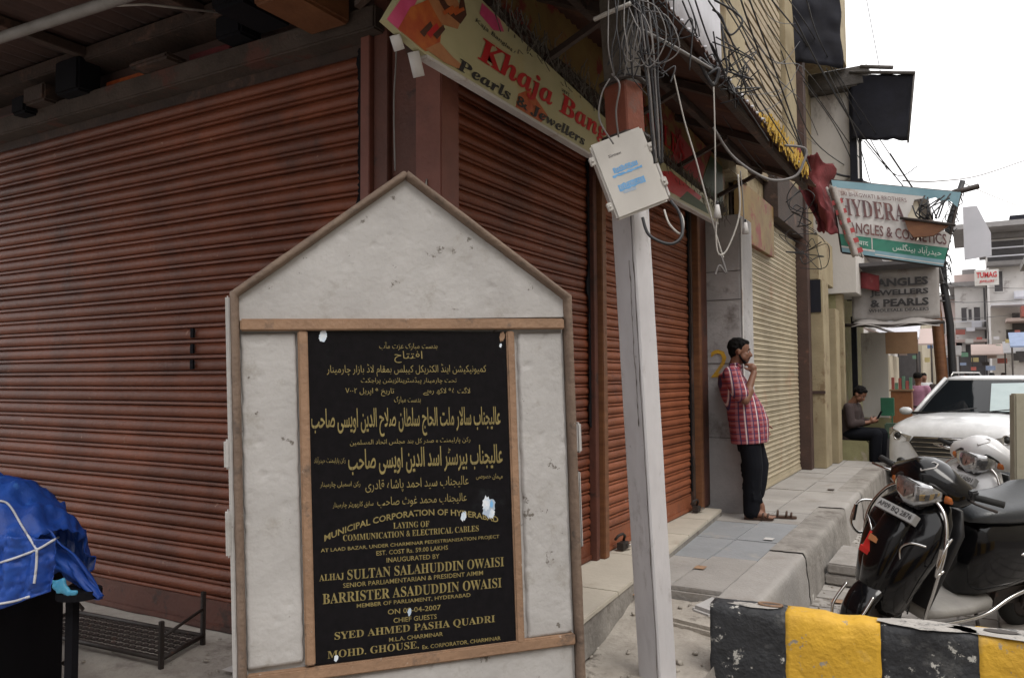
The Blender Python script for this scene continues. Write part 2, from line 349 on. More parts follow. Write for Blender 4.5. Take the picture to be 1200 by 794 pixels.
def serif(s, italic=False):
    o = ''
    for ch in s:
        if 'A' <= ch <= 'Z': o += chr((0x1D468 if italic else 0x1D400)+ord(ch)-65)
        elif 'a' <= ch <= 'z': o += chr((0x1D482 if italic else 0x1D41A)+ord(ch)-97)
        elif '0' <= ch <= '9': o += chr(0x1D7CE+ord(ch)-48)
        else: o += ch
    return o
def letters(parent, text, o, u, v, width, height, m, name='lettering', bend=None, bold=0.0, res=2, depth=0.0, shear=0.0, local=False, skip=0):
    c = bpy.data.curves.new('txt', 'FONT'); c.body = text; c.resolution_u = res; c.offset = bold; c.shear = shear
    t = bpy.data.objects.new('txt', c); C.objects.link(t)
    me = bpy.data.meshes.new_from_object(t.evaluated_get(bpy.context.evaluated_depsgraph_get()))
    bpy.data.objects.remove(t); bpy.data.curves.remove(c)
    o, u, v = Vector(o), Vector(u).normalized(), Vector(v).normalized(); n = u.cross(v)
    xs = [p.co.x for p in me.vertices]; ys = [p.co.y for p in me.vertices]
    x0, x1, y0, y1 = min(xs), max(xs), min(ys), max(ys)
    sx = width/(x1-x0); sy = height/(y1-y0)
    off = wloc(parent) if not local else Vector()
    for p in me.vertices:
        a = (p.co.x-x0)*sx; b = (p.co.y-y0)*sy
        if bend: b += bend*(1-(2*a/width-1)**2)
        p.co = o+u*a+v*b+n*depth-off
    me.materials.clear(); me.materials.append(M[m]); me.name = name
    ob = bpy.data.objects.new(name, me); C.objects.link(ob); ob.parent = parent
    return ob
def fuse(mb, voxel, name, m, parent, local=True, smooth=2):
    """turns overlapping volumes into one continuous surface"""
    o = mb.build(name, m, parent, local=local)
    md = o.modifiers.new('r', 'REMESH'); md.mode = 'VOXEL'; md.voxel_size = voxel; md.use_smooth_shade = True
    if smooth:
        s = o.modifiers.new('s', 'SMOOTH'); s.iterations = smooth; s.factor = .5
    bpy.context.view_layer.update()
    me = bpy.data.meshes.new_from_object(o.evaluated_get(bpy.context.evaluated_depsgraph_get()))
    o.modifiers.clear(); old = o.data; o.data = me; me.name = name; bpy.data.meshes.remove(old)
    return o
def smooth(pts, k=8):
    P = [Vector(p) for p in pts]; o = []
    for i in range(len(P)-1):
        p0 = P[max(0, i-1)]; p1 = P[i]; p2 = P[i+1]; p3 = P[min(len(P)-1, i+2)]
        for t in range(k):
            s = t/k; o.append(.5*((2*p1)+(p2-p0)*s+(2*p0-5*p1+4*p2-p3)*s*s+(3*p1-p0-3*p2+p3)*s**3))
    o.append(P[-1]); return o
# ================================================================ SETTING
def ground():
    b = MB(); b.grid(2, 2, lambda u, v: (-600+1200*u, -400+1400*v, -0.012)); tag(b.build('ground', 'road_base'), kind='structure')
    # market road with square pavers beside the kerb
    r = MB(); r.box((-1.06, -6, -0.008), (9.0, 90, 0.0)); road = tag(r.build('road', 'road_base'), kind='structure')
    pv = None; n = 0
    for j in range(22):
        for i in range(13):
            x = -1.045+i*.235+random.uniform(-.004, .004); y = 4.35+j*.235+random.uniform(-.004, .004)
            if n >= 290: continue
            if pv is None:
                q = MB(); q.box((0, 0, 0), (.222, .222, .03)); pv = q.build('paver', 'road_paver', road, bevel=.006, local=True); pv.location = Vector((x, y, -.016))-road.location
            else:
                inst(pv, 'paver', road, Vector((x, y, -.016+random.uniform(-.004, .006)))-road.location, (random.uniform(-.012, .012), random.uniform(-.012, .012), random.uniform(-.02, .02)))
            n += 1
    # pavement: raised platform along the shops, kerb side, slabs, rough foreground
    b = MB()
    def top(u, v):
        x = -7.5+u*6.4; y = -3+v*7.7
        z = .14+.15*min(1, max(0, (y-3.2)/1.4))*(x > -9)+.03*noise.noise(Vector((x*1.5, y*1.5, 0)))+.016*noise.noise(Vector((x*7, y*7, 3)))+.008*noise.noise(Vector((x*19, y*19, 8)))
        
        return (x, y, z)
    b.grid(150, 170, top); pav = tag(b.build('pavement', 'rubble'), kind='structure')
    e = MB(); e.grid(60, 6, lambda u, v: (-1.10-.02*noise.noise(Vector((u*30, v*3, 1)))+.05*(1-v), -3+u*7.7, .25*v+(0 if v < 1 else -.0)), flip=False)
    tag(e.build('pavement_edge', 'kerb_side'), kind='structure')
    bd = MB(); bd.box((-2.6, 4.72, -.01), (-1.12, 13.0, .335)); plat = tag(bd.build('raised_pavement', 'concrete_platform'), kind='structure')
    # slabs on top of the raised pavement
    def slab(x0, x1, y0, y1, m, z=.335, h=.025, skew=0):
        g = .0025; q = MB(); dz = random.uniform(-.003, .004)
        q.prism([(x0+g, y0+g+skew, z), (x1-g, y0+g, z), (x1-g, y1-g, z), (x0+g, y1-g+skew, z)], (0, 0, h+dz)); q.build('slab', m, plat, bevel=.004)
    ys = [4.74, 5.55, 6.3, 7.05, 7.75, 8.5, 9.3, 10.1, 11.0, 11.9, 12.85]
    for i in range(len(ys)-1):
        big = 'slab_blue' if i in (1, 2) else 'concrete_platform'
        slab(-2.05, -1.62, ys[i], ys[i+1], big if i != 3 else 'concrete_platform')
        slab(-1.62, -1.30, ys[i]+.1*(i % 2), ys[i+1]+.1*((i+1) % 2), big if i not in (0, 3) else 'concrete_platform')
    # kerb stones along the road, worn and uneven
    y = 4.62; k = 0
    while y < 12.7:
        L = random.choice((.95, 1.2, 1.4)); L = min(L, 12.75-y)
        q = MB(); w0 = -1.30; xo = -1.055+random.uniform(-.007, .007); h = .364+random.uniform(-.006, .006)
        nx = 6; ny = 9
        def skin(u, v, y=y, L=L, xo=xo, h=h):
            # u along the stone, v goes from the inner top edge over the nose to the ground
            p = v*3; yy = y+.001+u*(L-.002)
            if p < 1: x, z = w0+(xo-w0-.02)*p, h
            elif p < 1.25: x, z = xo-.02+.02*(p-1)*4, h-.02*(p-1)*4
            else: x, z = xo+.03*(p-1.25)/1.75, (h-.02)*(1-(p-1.25)/1.75)
            d = .009*noise.noise(Vector((x*9+4, yy*9, z*9)))+.006*noise.noise(Vector((x*25, yy*25, z*25)))
            return (x+d, yy, z+d*.6)
        q.grid(10, 18, skin); q.build('kerb_stone', 'kerb_side' if k % 3 else 'concrete_platform', plat)
        y += L; k += 1
    q = MB(); q.box((-1.3, 4.6, 0), (-1.078, 12.74, .352)); q.build('kerb_core', 'kerb_side', plat)
    # near end of the raised pavement: broken white-plastered stub
    q = MB()
    q.prism([(-1.42, 4.50, .2), (-1.28, 4.42, .2), (-1.10, 4.62, .2), (-1.10, 4.9, .2), (-1.36, 4.82, .2)], (0, 0, .13)); q.build('broken_edge', 'plaster_white', plat, bevel=.02)
    q = MB(); q.prism([(-1.50, 4.30, .2), (-1.12, 4.2, .2), (-1.07, 4.66, .2), (-1.45, 4.74, .2)], (0, 0, .10)); q.build('broken_edge', 'rubble', plat, bevel=.02)
    # beige doorstep slabs along the red shutters
    st = MB(); st.prism([(-2.6, 3.5, .2), (-1.72, 3.6, .2), (-2.0, 7.30, .2), (-2.6, 7.30, .2)], (0, 0, .192)); step = tag(st.build('doorstep', 'kerb_side'), kind='structure')
    yy = [3.4, 4.25, 5.15, 6.0, 6.7, 7.31]
    for i in range(5):
        y0, y1 = yy[i], yy[i+1]; xa = -1.71-(y0-3.6)*.078; xb = -1.71-(y1-3.6)*.078
        q = MB(); q.prism([(-2.30, y0+.003, .392), (xa, y0+.003, .392), (xb, y1-.003, .392), (-2.30, y1-.003, .392)], (0, 0, .028)); q.build('slab', 'step_beige', step, bevel=.004)
    # left ledge in front of the corner shutter
    q = MB(); q.grid(60, 14, lambda u, v: (-8+u*5.75, 1.55+v*1.52, .245+.018*noise.noise(Vector((u*20, v*5, 0)))+.01*noise.noise(Vector((u*60, v*15, 0)))))
    tag(q.build('ledge', 'ledge_stone'), kind='structure')
    # loose stones in the gutter
    q = MB()
    for i in range(140):
        x = random.uniform(-2.4, -1.1); y = random.uniform(2.4, 4.6); r = random.uniform(.006, .022)
        z = .14+.15*min(1, max(0, (y-3.2)/1.4))+.03*noise.noise(Vector((x*1.5, y*1.5, 0)))
        q.ball((x, y, z+.004), r, 6, (1, .8, .6), (random.random(), random.random(), random.random()))
    for i in range(90):
        x = random.uniform(-1.03, -.8); y = random.uniform(4.4, 9); r = random.uniform(.004, .014); q.ball((x, y, .016), r, 6, (1, .8, .6))
    for i in range(70):
        x = random.uniform(-4.6, -2.4); y = random.uniform(2.35, 2.95); r = random.uniform(.004, .014); q.ball((x, y, .255), r, 6, (1, .8, .6))
    tag(q.build('gravel', 'rubble'), 'small loose stones and grit scattered over the pavement', kind='stuff')
ground()

# ================================================================ CORNER SHOP
shop = thing('corner_shop', 'corner shop building with closed red-brown roller shutters and a dark canopy', 'building', (-2.3, 3.2, .24))
def slat_profile(h, d):
    return [(-.5*d, 0), (.30*d, .01*h), (.62*d, .05*h), (.66*d, .13*h), (.52*d, .21*h), (-.35*d, .235*h), (-.35*d, .255*h), (.35*d, .285*h), (.80*d, .38*h), (1.0*d, .54*h), (.95*d, .70*h), (.62*d, .86*h), (.1*d, .97*h), (-.5*d, h)]
def shutter(parent, p0, along, outw, length, zb, zt, pitch_h, depth, m, barm, barh, name='roller_shutter', sag=0.004):
    """p0: lower start corner on the wall plane"""
    p0, along, outw = Vector(p0), Vector(along), Vector(outw)
    bk = MB(); bk.obox(p0+Vector((0, 0, 0))-outw*.03, along*length, Vector((0, 0, zt-zb)), outw*.02)
    sh = bk.build(name, 'dark_wood', parent)
    n = int((zt-zb-barh)/pitch_h); prof = slat_profile(pitch_h, depth); first = None; variants = []
    for i in range(n):
        z = barh+i*pitch_h
        if len(variants) < 5:
            q = MB(); segs = 36; sd_ = i*3.7
            rings = []
            for s in range(segs+1):
                t = s/segs
                dn = .0035*noise.noise(Vector((t*length*1.3, sd_, 0)))-.009*max(0, noise.noise(Vector((t*length*2.1, sd_, 9)))-.42)*2; dz_ = .0022*noise.noise(Vector((t*length*.9, sd_, 4)))
                rings.append([along*(length*t)+outw*(d+dn)+Vector((0, 0, h+dz_)) for d, h in prof])
            k = len(prof)
            vs = [v for r in rings for v in r]
            fs = [(a*k+j, a*k+j+1, (a+1)*k+j+1, (a+1)*k+j) for a in range(segs) for j in range(k-1)]
            if along.cross(outw).z > 0: fs = [x[::-1] for x in fs]
            q.add(vs, fs, True)
            first = q.build('slat', m, sh, local=True); first.location = p0+Vector((0, 0, z))-wloc(sh)
            variants.append(first); first.data.set_sharp_from_angle(angle=math.radians(40)) if hasattr(first.data, 'set_sharp_from_angle') else None
        else:
            o = inst(random.choice(variants), 'slat', sh, p0+Vector((0, 0, z+random.uniform(-.0012, .0012)))+outw*random.uniform(-.0015, .0015)-wloc(sh))
    q = MB(); q.obox(p0+outw*.002, along*length, Vector((0, 0, barh)), outw*.012)
    q.obox(p0+outw*.0142+Vector((0, 0, .012)), along*length, Vector((0, 0, .03)), outw*.01)
    q.build('bottom_bar', barm, sh, bevel=.002)
    return sh
shL = shutter(shop, (-7.4, 3.06, .24), (1, 0, 0), (0, -1, 0), 4.79, .24, 3.34, .0895, .020, 'shutter_red', 'frame_brown', .17)
shA = shutter(shop, (-2.22, 3.14, .42), (0, 1, 0), (1, 0, 0), 1.72, .42, 3.35, .0785, .018, 'shutter_red', 'shutter_red', .13)
shB = shutter(shop, (-2.22, 5.10, .42), (0, 1, 0), (1, 0, 0), 1.96, .42, 3.35, .0785, .018, 'shutter_rust', 'shutter_rust', .14)
def part(name, m, parent, lo, hi, bevel=.004, **k):
    q = MB(); q.box(lo, hi); return q.build(name, m, parent, bevel=bevel, **k)
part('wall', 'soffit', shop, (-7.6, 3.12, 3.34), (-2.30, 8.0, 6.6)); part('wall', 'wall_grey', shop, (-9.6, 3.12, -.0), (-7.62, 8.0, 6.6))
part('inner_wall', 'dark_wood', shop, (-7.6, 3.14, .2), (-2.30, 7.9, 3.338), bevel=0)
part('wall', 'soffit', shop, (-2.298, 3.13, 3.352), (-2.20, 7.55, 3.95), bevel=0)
# guide rails and posts
part('guide_rail', 'pillar_red', shop, (-2.595, 3.005, .24), (-2.535, 3.075, 3.34)); part('guide_rail', 'frame_brown', shop, (-2.53, 3.03, .24), (-2.44, 3.09, 3.7))
part('jamb', 'frame_brown', shop, (-2.44, 3.06, .24), (-2.16, 3.12, 3.9)); part('pillar', 'pillar_red', shop, (-2.235, 2.98, .24), (-2.085, 3.13, 3.9), bevel=.006)
part('guide_rail', 'frame_brown', shop, (-2.215, 4.87, .42), (-2.165, 4.93, 3.35)); part('post', 'wood_orange', shop, (-2.205, 4.945, .42), (-2.135, 5.02, 3.35), bevel=.006)
part('guide_rail', 'frame_brown', shop, (-2.215, 5.03, .42), (-2.17, 5.10, 3.35)); part('guide_rail', 'dark_wood', shop, (-2.225, 7.07, .42), (-2.18, 7.12, 3.35)); part('post', 'wood_orange', shop, (-2.20, 7.13, .42), (-2.13, 7.22, 3.35), bevel=.006)
part('jamb', 'frame_brown', shop, (-2.215, 7.225, .42), (-2.16, 7.55, 3.35))
# mark scratched on the pillar
q = MB(); q.tube([(-2.19, 2.974, 2.47), (-2.175, 2.974, 2.52), (-2.165, 2.974, 2.56), (-2.165, 2.974, 2.38)], .004, 5); q.build('chalk_mark', 'cable_white', shop)
# shutter housing, ledge and clutter above the left shutter
part('shutter_housing', 'grime_ledge', shop, (-7.5, 2.95, 3.34), (-2.46, 3.115, 3.46), bevel=.01)
part('beam', 'dark_wood', shop, (-7.5, 2.90, 3.63), (-2.4, 3.118, 3.72), bevel=.008)
for x0, x1, z0, m in ((-6.5, -5.6, 3.48, 'sign_red'), (-4.75, -4.2, 3.49, 'sign_orange'), (-3.95, -3.6, 3.50, 'cloth_red')):
    part('wood_strip', m if m != 'sign_red' else 'frame_brown', shop, (x0, 3.05, z0), (x1, 3.10, z0+.05))
for x0, x1, z0, z1, m in ((-5.36, -5.12, 3.44, 3.56, 'dark_wood'), (-5.5, -5.34, 3.40, 3.52, 'cabinet_black'), (-5.0, -4.75, 3.44, 3.66, 'cabinet_black'), (-3.5, -3.3, 3.47, 3.6, 'cabinet_black'), (-4.25, -3.9, 3.46, 3.5, 'dark_wood')):
    part('bracket', m, shop, (x0, 2.86, z0), (x1, 3.02, z1), bevel=.015)
part('beam_end', 'wood_orange', shop, (-2.86, 2.55, 3.38), (-2.60, 2.94, 4.0), bevel=.015); part('beam_end', 'cabinet_black', shop, (-3.22, 2.6, 3.46), (-2.98, 2.94, 3.75), bevel=.02)
# litter: leaves, paper scraps
for k, (x, y, z, m_, l) in enumerate(((-1.62, 5.2, .364, 'cardboard', 'crumpled brown paper scrap on the near grey-blue slabs'), (-1.42, 6.35, .366, 'banner_white', 'small white paper scrap on the raised pavement near the kerb'), (-1.85, 4.55, .32, 'cardboard', 'torn cardboard bit on the rough pavement left of the pole'), (-3.1, 2.62, .262, 'banner_white', 'white paper scrap on the ledge by the monument'), (-.9, 6.1, .02, 'cardboard', 'flattened brown wrapper in the gutter under the kerb'), (-1.4, 9.4, .366, 'dark_wood', 'dead leaf lying far along the raised pavement'))):
    q = MB(); q.grid(4, 4, lambda u, v: (x+.07*u, y+.09*v, z+.012*noise.noise(Vector((u*4+k, v*4, 1)))+.006), smooth=False); tag(q.build('litter', m_), l, 'litter')
# corrugated canopy, left side: sheet, rafters, edge pipe
q = MB(); q.grid(220, 4, lambda u, v: (-8+u*6.6, 3.10-v*2.4, 3.74+.012*math.sin(u*6.6/.076*2*PI)-.02*v), flip=True)  # sheet deepened forward, out of view, to shade the upper shutter
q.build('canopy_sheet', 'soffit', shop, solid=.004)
for x in (-7.0, -5.9, -4.8, -3.7, -2.75): part('rafter', 'dark_wood', shop, (x, .75, 3.655), (x+.07, 2.9, 3.715))
q = MB(); q.tube([(-7.5, 2.2, 3.47), (-5, 2.2, 3.45), (-3.34, 2.2, 3.385), (-2.1, 2.25, 3.40)], .028, 12); q.tube([(-7.5, 1.9, 3.6), (-4.6, 1.9, 3.62), (-2.0, 1.9, 3.62)], .022, 8)
q.build('conduit', 'pipe_grey', shop)
q = MB(); q.tube([(-3.60, 2.2, 3.41), (-3.5, 2.45, 3.50), (-3.42, 2.95, 3.63)], .006, 6); q.build('tie_rope', 'cable_white', shop)
# corrugated canopy, right side: brown sheet, scalloped edge, rafters, struts
cz = lambda v: 3.86-.46*v
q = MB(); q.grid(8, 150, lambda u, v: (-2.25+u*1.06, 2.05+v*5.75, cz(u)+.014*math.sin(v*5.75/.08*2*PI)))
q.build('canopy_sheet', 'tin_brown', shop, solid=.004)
for y in (2.5, 3.7, 4.9, 6.1, 7.3):
    q = MB(); q.obox((-2.2, y, 3.78), (.96, 0, -.43), (0, .06, 0), (0, 0, .05)); q.build('rafter', 'dark_wood', shop)
    q = MB(); q.obox((-2.2, y+.01, 3.20), (.62, 0, .27), (0, .035, 0), (0, 0, .035)); q.build('strut', 'dark_wood', shop)
part('edge_beam', 'dark_wood', shop, (-1.30, 2.1, 3.355), (-1.25, 7.7, 3.40)); part('edge_beam', 'dark_wood', shop, (-1.72, 2.1, 3.545), (-1.67, 7.7, 3.60))
q = MB()
for i in range(26):
    y = 3.5+i*.135; q.ball((-1.185+random.uniform(-.01, .01), y, 3.405+random.uniform(-.008, .008)), .012, 6)
q.build('edge_bolts', 'tin_white', shop)['kind'] = 'stuff'
# whitewashed sheets standing on the canopy edge
for i, (y0, y1) in enumerate(((2.3, 3.2), (3.215, 4.1), (4.115, 5.02))):
    q = MB(); q.grid(24, 3, lambda u, v: (-1.33-.02*v+.012*math.sin(u*40), y0+(y1-y0)*u, 3.44+v*1.25), flip=True); q.build('parapet_sheet', 'tin_white', shop, solid=.004)
# yellow frayed fringe at the far end of the canopy
q = MB()
for i in range(150):
    y = 5.6+i*.0108+random.uniform(-.02, .02); l = random.uniform(.04, .13); x = -1.185+random.uniform(-.025, .02); z = 3.42+random.uniform(-.01, .04)
    q.obox((x, y, z-l*.6), (.004, 0, 0), (0, .03, 0), (random.uniform(-.03, .03), random.uniform(-.04, .04), l))
q.build('fringe', 'fringe_yellow', shop)['kind'] = 'stuff'
# ragged black strips: painted-in shadow gap and soot at the shutter guides
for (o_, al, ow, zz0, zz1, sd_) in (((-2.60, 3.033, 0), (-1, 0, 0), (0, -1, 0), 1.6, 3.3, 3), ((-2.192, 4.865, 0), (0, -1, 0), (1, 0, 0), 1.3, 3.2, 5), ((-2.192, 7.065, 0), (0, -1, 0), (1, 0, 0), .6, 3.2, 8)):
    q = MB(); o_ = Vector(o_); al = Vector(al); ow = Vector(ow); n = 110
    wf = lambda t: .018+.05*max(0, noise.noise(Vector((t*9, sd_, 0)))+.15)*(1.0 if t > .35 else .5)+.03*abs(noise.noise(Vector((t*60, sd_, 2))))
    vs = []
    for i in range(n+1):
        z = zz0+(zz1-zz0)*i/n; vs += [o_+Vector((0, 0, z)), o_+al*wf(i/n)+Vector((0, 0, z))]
    q.add(vs, [(2*i, 2*i+1, 2*i+3, 2*i+2) for i in range(n)]); q.build('guide_shadow_soot', 'cabinet_black', shop, solid=.003)
# padlocked latches at the shutter feet
for y in (5.24, 6.98):
    q = MB(); q.tube([(-2.17, y-.05, .50), (-2.15, y-.03, .53), (-2.13, y, .54), (-2.13, y+.04, .52), (-2.15, y+.06, .48)], .010, 8); q.cbox((-2.14, y+.02, .455), (.05, .10, .05)); q.build('latch', 'iron_dark', shop, bevel=.004)
    q = MB(); q.cbox((-2.105, y+.05, .455), (.035, .06, .028)); q.build('padlock', 'chrome', shop, bevel=.006)
# dark plug of dirt and hardware on the left shutter
q = MB()
for k in range(3): q.cbox((-3.86, 3.03, 1.90-.09*k), (.025, .012, .055))
q.build('bolt_slots', 'cabinet_black', shop)

# ================================================================ SIGNS
ks = thing('shop_sign', 'long cream sign board reading Khaja Bangles in red, slung over the right-hand red shutters', 'sign', (-1.93, 4.5, 2.97))
def topz(y): return 3.40-(y-2.6)*.068 if y > 2.6 else 3.40
q = MB(); ptsb = [(-1.9, 2.35, 3.01), (-1.9, 2.60, 2.965), (-1.9, 4.2, 2.952), (-1.9, 5.6, 2.975), (-1.9, 7.0, 3.0)]
ptst = [(-1.9, 7.0, 3.16), (-1.9, 5.6, 3.20), (-1.9, 4.6, 3.215), (-1.9, 3.3, 3.34), (-1.9, 2.72, 3.42), (-1.9, 2.45, 3.16)]
q.prism(ptsb+ptst, (-.035, 0, 0)); q.build('board', 'sign_cream', ks)
q = MB(); q.obox((-1.897, 2.61, 2.952), (0, 1.6, -.013), (0, 0, .014), (-.045, 0, 0)); q.obox((-1.897, 4.21, 2.939), (0, 2.8, .045), (0, 0, .014), (-.045, 0, 0)); q.build('frame', 'banner_white', ks)
NU, NV = (0, 1, 0), (0, 0, 1)
# +X side is seen by the viewer: text runs along +Y
letters(ks, serif('Khaja Bangles', True), (-1.896, 3.0, 3.050), (0, 1, -.004), NV, 1.80, .155, 'sign_red', bold=.012)
letters(ks, serif('Pearls & Jewellers', True), (-1.896, 2.83, 2.972), (0, 1, -.005), NV, 1.33, .066, 'sign_ink', bold=.012)
letters(ks, 'Kaja Bangles', (-1.896, 2.98, 3.24), (0, 1, -.06), NV, .34, .03, 'sign_ink', shear=.3)
letters(ks, '\u0928\u0917', (-1.896, 3.86, 3.20), NU, NV, .10, .02, 'sign_ink')
# printed picture at the near end: hands with bangles (plain shapes, flat print)
def blob(parent, pts, m, d, name='print_patch'):
    b = MB(); b.add([(-1.9+d, y, z) for y, z in pts], [list(range(len(pts)))]); return b.build(name, m, parent)
blob(ks, [(2.352, 3.012), (2.44, 2.995), (2.62, 3.29), (2.62, 3.40), (2.46, 3.155)], 'sign_pink', .0012)
blob(ks, [(2.42, 3.0), (2.60, 2.975), (2.70, 3.02), (2.72, 3.13), (2.62, 3.20), (2.50, 3.12)], 'sign_orange', .0022)
blob(ks, [(2.60, 3.17), (2.70, 3.13), (2.84, 3.16), (2.88, 3.24), (2.82, 3.31), (2.70, 3.33), (2.62, 3.28)], 'sign_skin', .0018)
blob(ks, [(2.66, 3.25), (2.74, 3.20), (2.86, 3.19), (2.91, 3.25), (2.88, 3.34), (2.80, 3.37), (2.86, 3.30), (2.84, 3.24), (2.76, 3.235), (2.70, 3.27)], 'sign_brown', .0028)
blob(ks, [(2.60, 2.985), (2.74, 2.975), (2.86, 2.985), (2.885, 3.01), (2.80, 3.02), (2.70, 3.05)], 'sign_skin', .003)
blob(ks, [(3.02, 3.30), (3.14, 3.27), (3.24, 3.30), (3.20, 3.345), (3.04, 3.36)], 'sign_pink', .002)
for k in range(3):
    y = 2.56+.045*k; blob(ks, [(y, 3.04+.012*k), (y+.03, 3.03+.012*k), (y+.09, 3.10+.01*k), (y+.075, 3.115+.01*k)], 'sign_brown' if k != 1 else 'sign_red', .0036+.0004*k)
    y = 2.72+.04*k; blob(ks, [(y, 3.19+.015*k), (y+.016, 3.18+.015*k), (y+.09, 3.24+.012*k), (y+.08, 3.25+.012*k)], 'sign_orange', .0044+.0004*k)
blob(ks, [(3.35, 2.965), (3.62, 2.963), (3.7, 3.02), (3.5, 3.10), (3.38, 3.04)], 'sign_orange', .0003)
blob(ks, [(4.9, 2.99), (5.6, 3.0), (5.6, 3.12), (5.2, 3.16), (4.95, 3.1)], 'fringe_yellow', .0012)
blob(ks, [(5.0, 3.0), (6.3, 3.02), (6.5, 3.13), (5.7, 3.17), (5.3, 3.08)], 'sign_red', .002); blob(ks, [(5.9, 3.0), (6.7, 3.02), (6.6, 3.08), (6.1, 3.10)], 'sign_green', .0028)
# little white plastic caps under the near corner
q = MB(); q.tube([(-1.93, 2.44, 2.99), (-1.93, 2.47, 2.94)], .022, 10); q.tube([(-1.93, 2.56, 2.965), (-1.93, 2.60, 2.875)], .024, 10); tag(q.build('lamp_holder', 'banner_white'), 'pair of small white lamp holders under the near tip of the cream sign', 'lamp holder')
# frayed strip of rags and dust between the two signs
q = MB()
for i in range(900):
    y = random.uniform(3.1, 7.3); zc = 3.42-(y-2.6)*.062+random.gauss(0, .035); l = random.uniform(.03, .11); a = random.uniform(-1.2, 1.2)
    q.obox((-1.915+random.uniform(-.02, .02), y, zc), (.003, 0, 0), (0, .006, .0), (random.uniform(-.02, .03), l*math.sin(a), l*math.cos(a)*random.choice((-1, 1))))
q.box((-1.97, 3.05, 3.14), (-1.945, 7.3, 3.20))
tag(q.build('frayed_netting', 'frayed_dark'), 'grey frayed netting hanging between the cream sign and the mustard sign', 'netting', kind='stuff')
s2 = thing('upper_sign', 'faded mustard sign board with red patches above the cream sign, under the canopy', 'sign', (-1.99, 5.0, 3.25))
q = MB(); q.prism([(-1.99, 3.0, 3.50), (-1.99, 7.55, 3.22), (-1.99, 7.6, 3.66), (-1.99, 3.0, 3.92)], (-.03, 0, 0)); q.build('board', 'sign_mustard', s2)
q = MB(); q.prism([(-1.986, 6.75, 3.27), (-1.986, 7.5, 3.225), (-1.986, 7.5, 3.62), (-1.986, 7.1, 3.64)], (-.003, 0, 0)); q.build('print_patch', 'sign_green', s2)
q = MB(); q.prism([(-1.983, 6.0, 3.36), (-1.983, 6.8, 3.31), (-1.983, 6.9, 3.5), (-1.983, 6.2, 3.6)], (-.003, 0, 0)); q.build('print_patch', 'banner_red', s2)
q = MB(); q.obox((-1.98, 2.98, 3.485), (0, 4.6, -.28), (0, 0, .03), (-.05, 0, 0)); q.build('frame', 'dark_wood', s2)
letters(s2, serif('BANGLES', False), (-1.978, 5.0, 3.46), (0, 1, -.06), NV, 1.3, .16, 'sign_red')

# ================================================================ PLAQUE MONUMENT
ua = math.radians(48.41); bt = math.radians(1.7)
uh = Vector((math.cos(ua), math.sin(ua), 0)); kz = Vector((0, 0, 1))
bu = uh*math.cos(bt)+kz*math.sin(bt); bv = kz*math.cos(bt)-uh*math.sin(bt); bn = bu.cross(bv)   # bn points to the viewer
bp = Vector((-1.8139, 2.3328, 1.1472))
def B(x, y, d=0): return bp+bu*x+bv*y+bn*d
mon = thing('plaque_monument', 'whitewashed gabled masonry slab with brown trim carrying a black inscribed plaque', 'monument', (-1.78, 2.38, .2))
q = MB()
def rough_prism(q, pts, d0, d1, seed):
    q.prism([B(x, y, d1) for x, y in pts], bn*(d0-d1))
rough_prism(q, [(-.558, -.97), (.685, -.97), (.685, .786), (.054, 1.24), (-.558, .80)], -.13, -.022, 1); q.build('slab_body', 'plaster_white', mon, bevel=.01)
def plaster(pts_fn, nu, nv, name):
    b = MB(); b.grid(nu, nv, pts_fn); return b.build(name, 'plaster_white', mon)
def bumpd(x, y): return .004*noise.noise(Vector((x*4, y*4, 2)))+.0015*noise.noise(Vector((x*18, y*18, 5)))+.0008*noise.noise(Vector((x*60, y*60, 9)))-.004*max(0, noise.noise(Vector((x*26, y*26, 15)))-.38)*3
def panel(x0, x1, y0, y1, d):
    def fn(u, v):
        x = x0+(x1-x0)*u; y = y0+(y1-y0)*v; e = min(u, 1-u)*(x1-x0); e2 = min(v, 1-v)*(y1-y0); r = min(e, e2)
        return B(x+.004*noise.noise(Vector((y*25, x*3, 0))), y, d+bumpd(x, y)-(.02 if r < .002 else 0))
    return fn
plaster(panel(-.545, -.353, -.495, .668, -.006), 26, 120, 'plaster_panel'); plaster(panel(.474, .664, -.53, .652, -.006), 26, 120, 'plaster_panel')
plaster(panel(-.56, .665, -.96, -.555, -.004), 90, 30, 'plaster_panel')
def gable(u, v):
    y = .708+v*(1.238-.708); xl = -.556+(.052+.556)*max(0, (y-.800)/(1.238-.800)); xr = .682-(.682-.054)*max(0, (y-.786)/(1.238-.786))
    x = xl+(xr-xl)*u; return B(x, y, -.006+bumpd(x, y))
plaster(gable, 110, 60, 'gable_plaster')
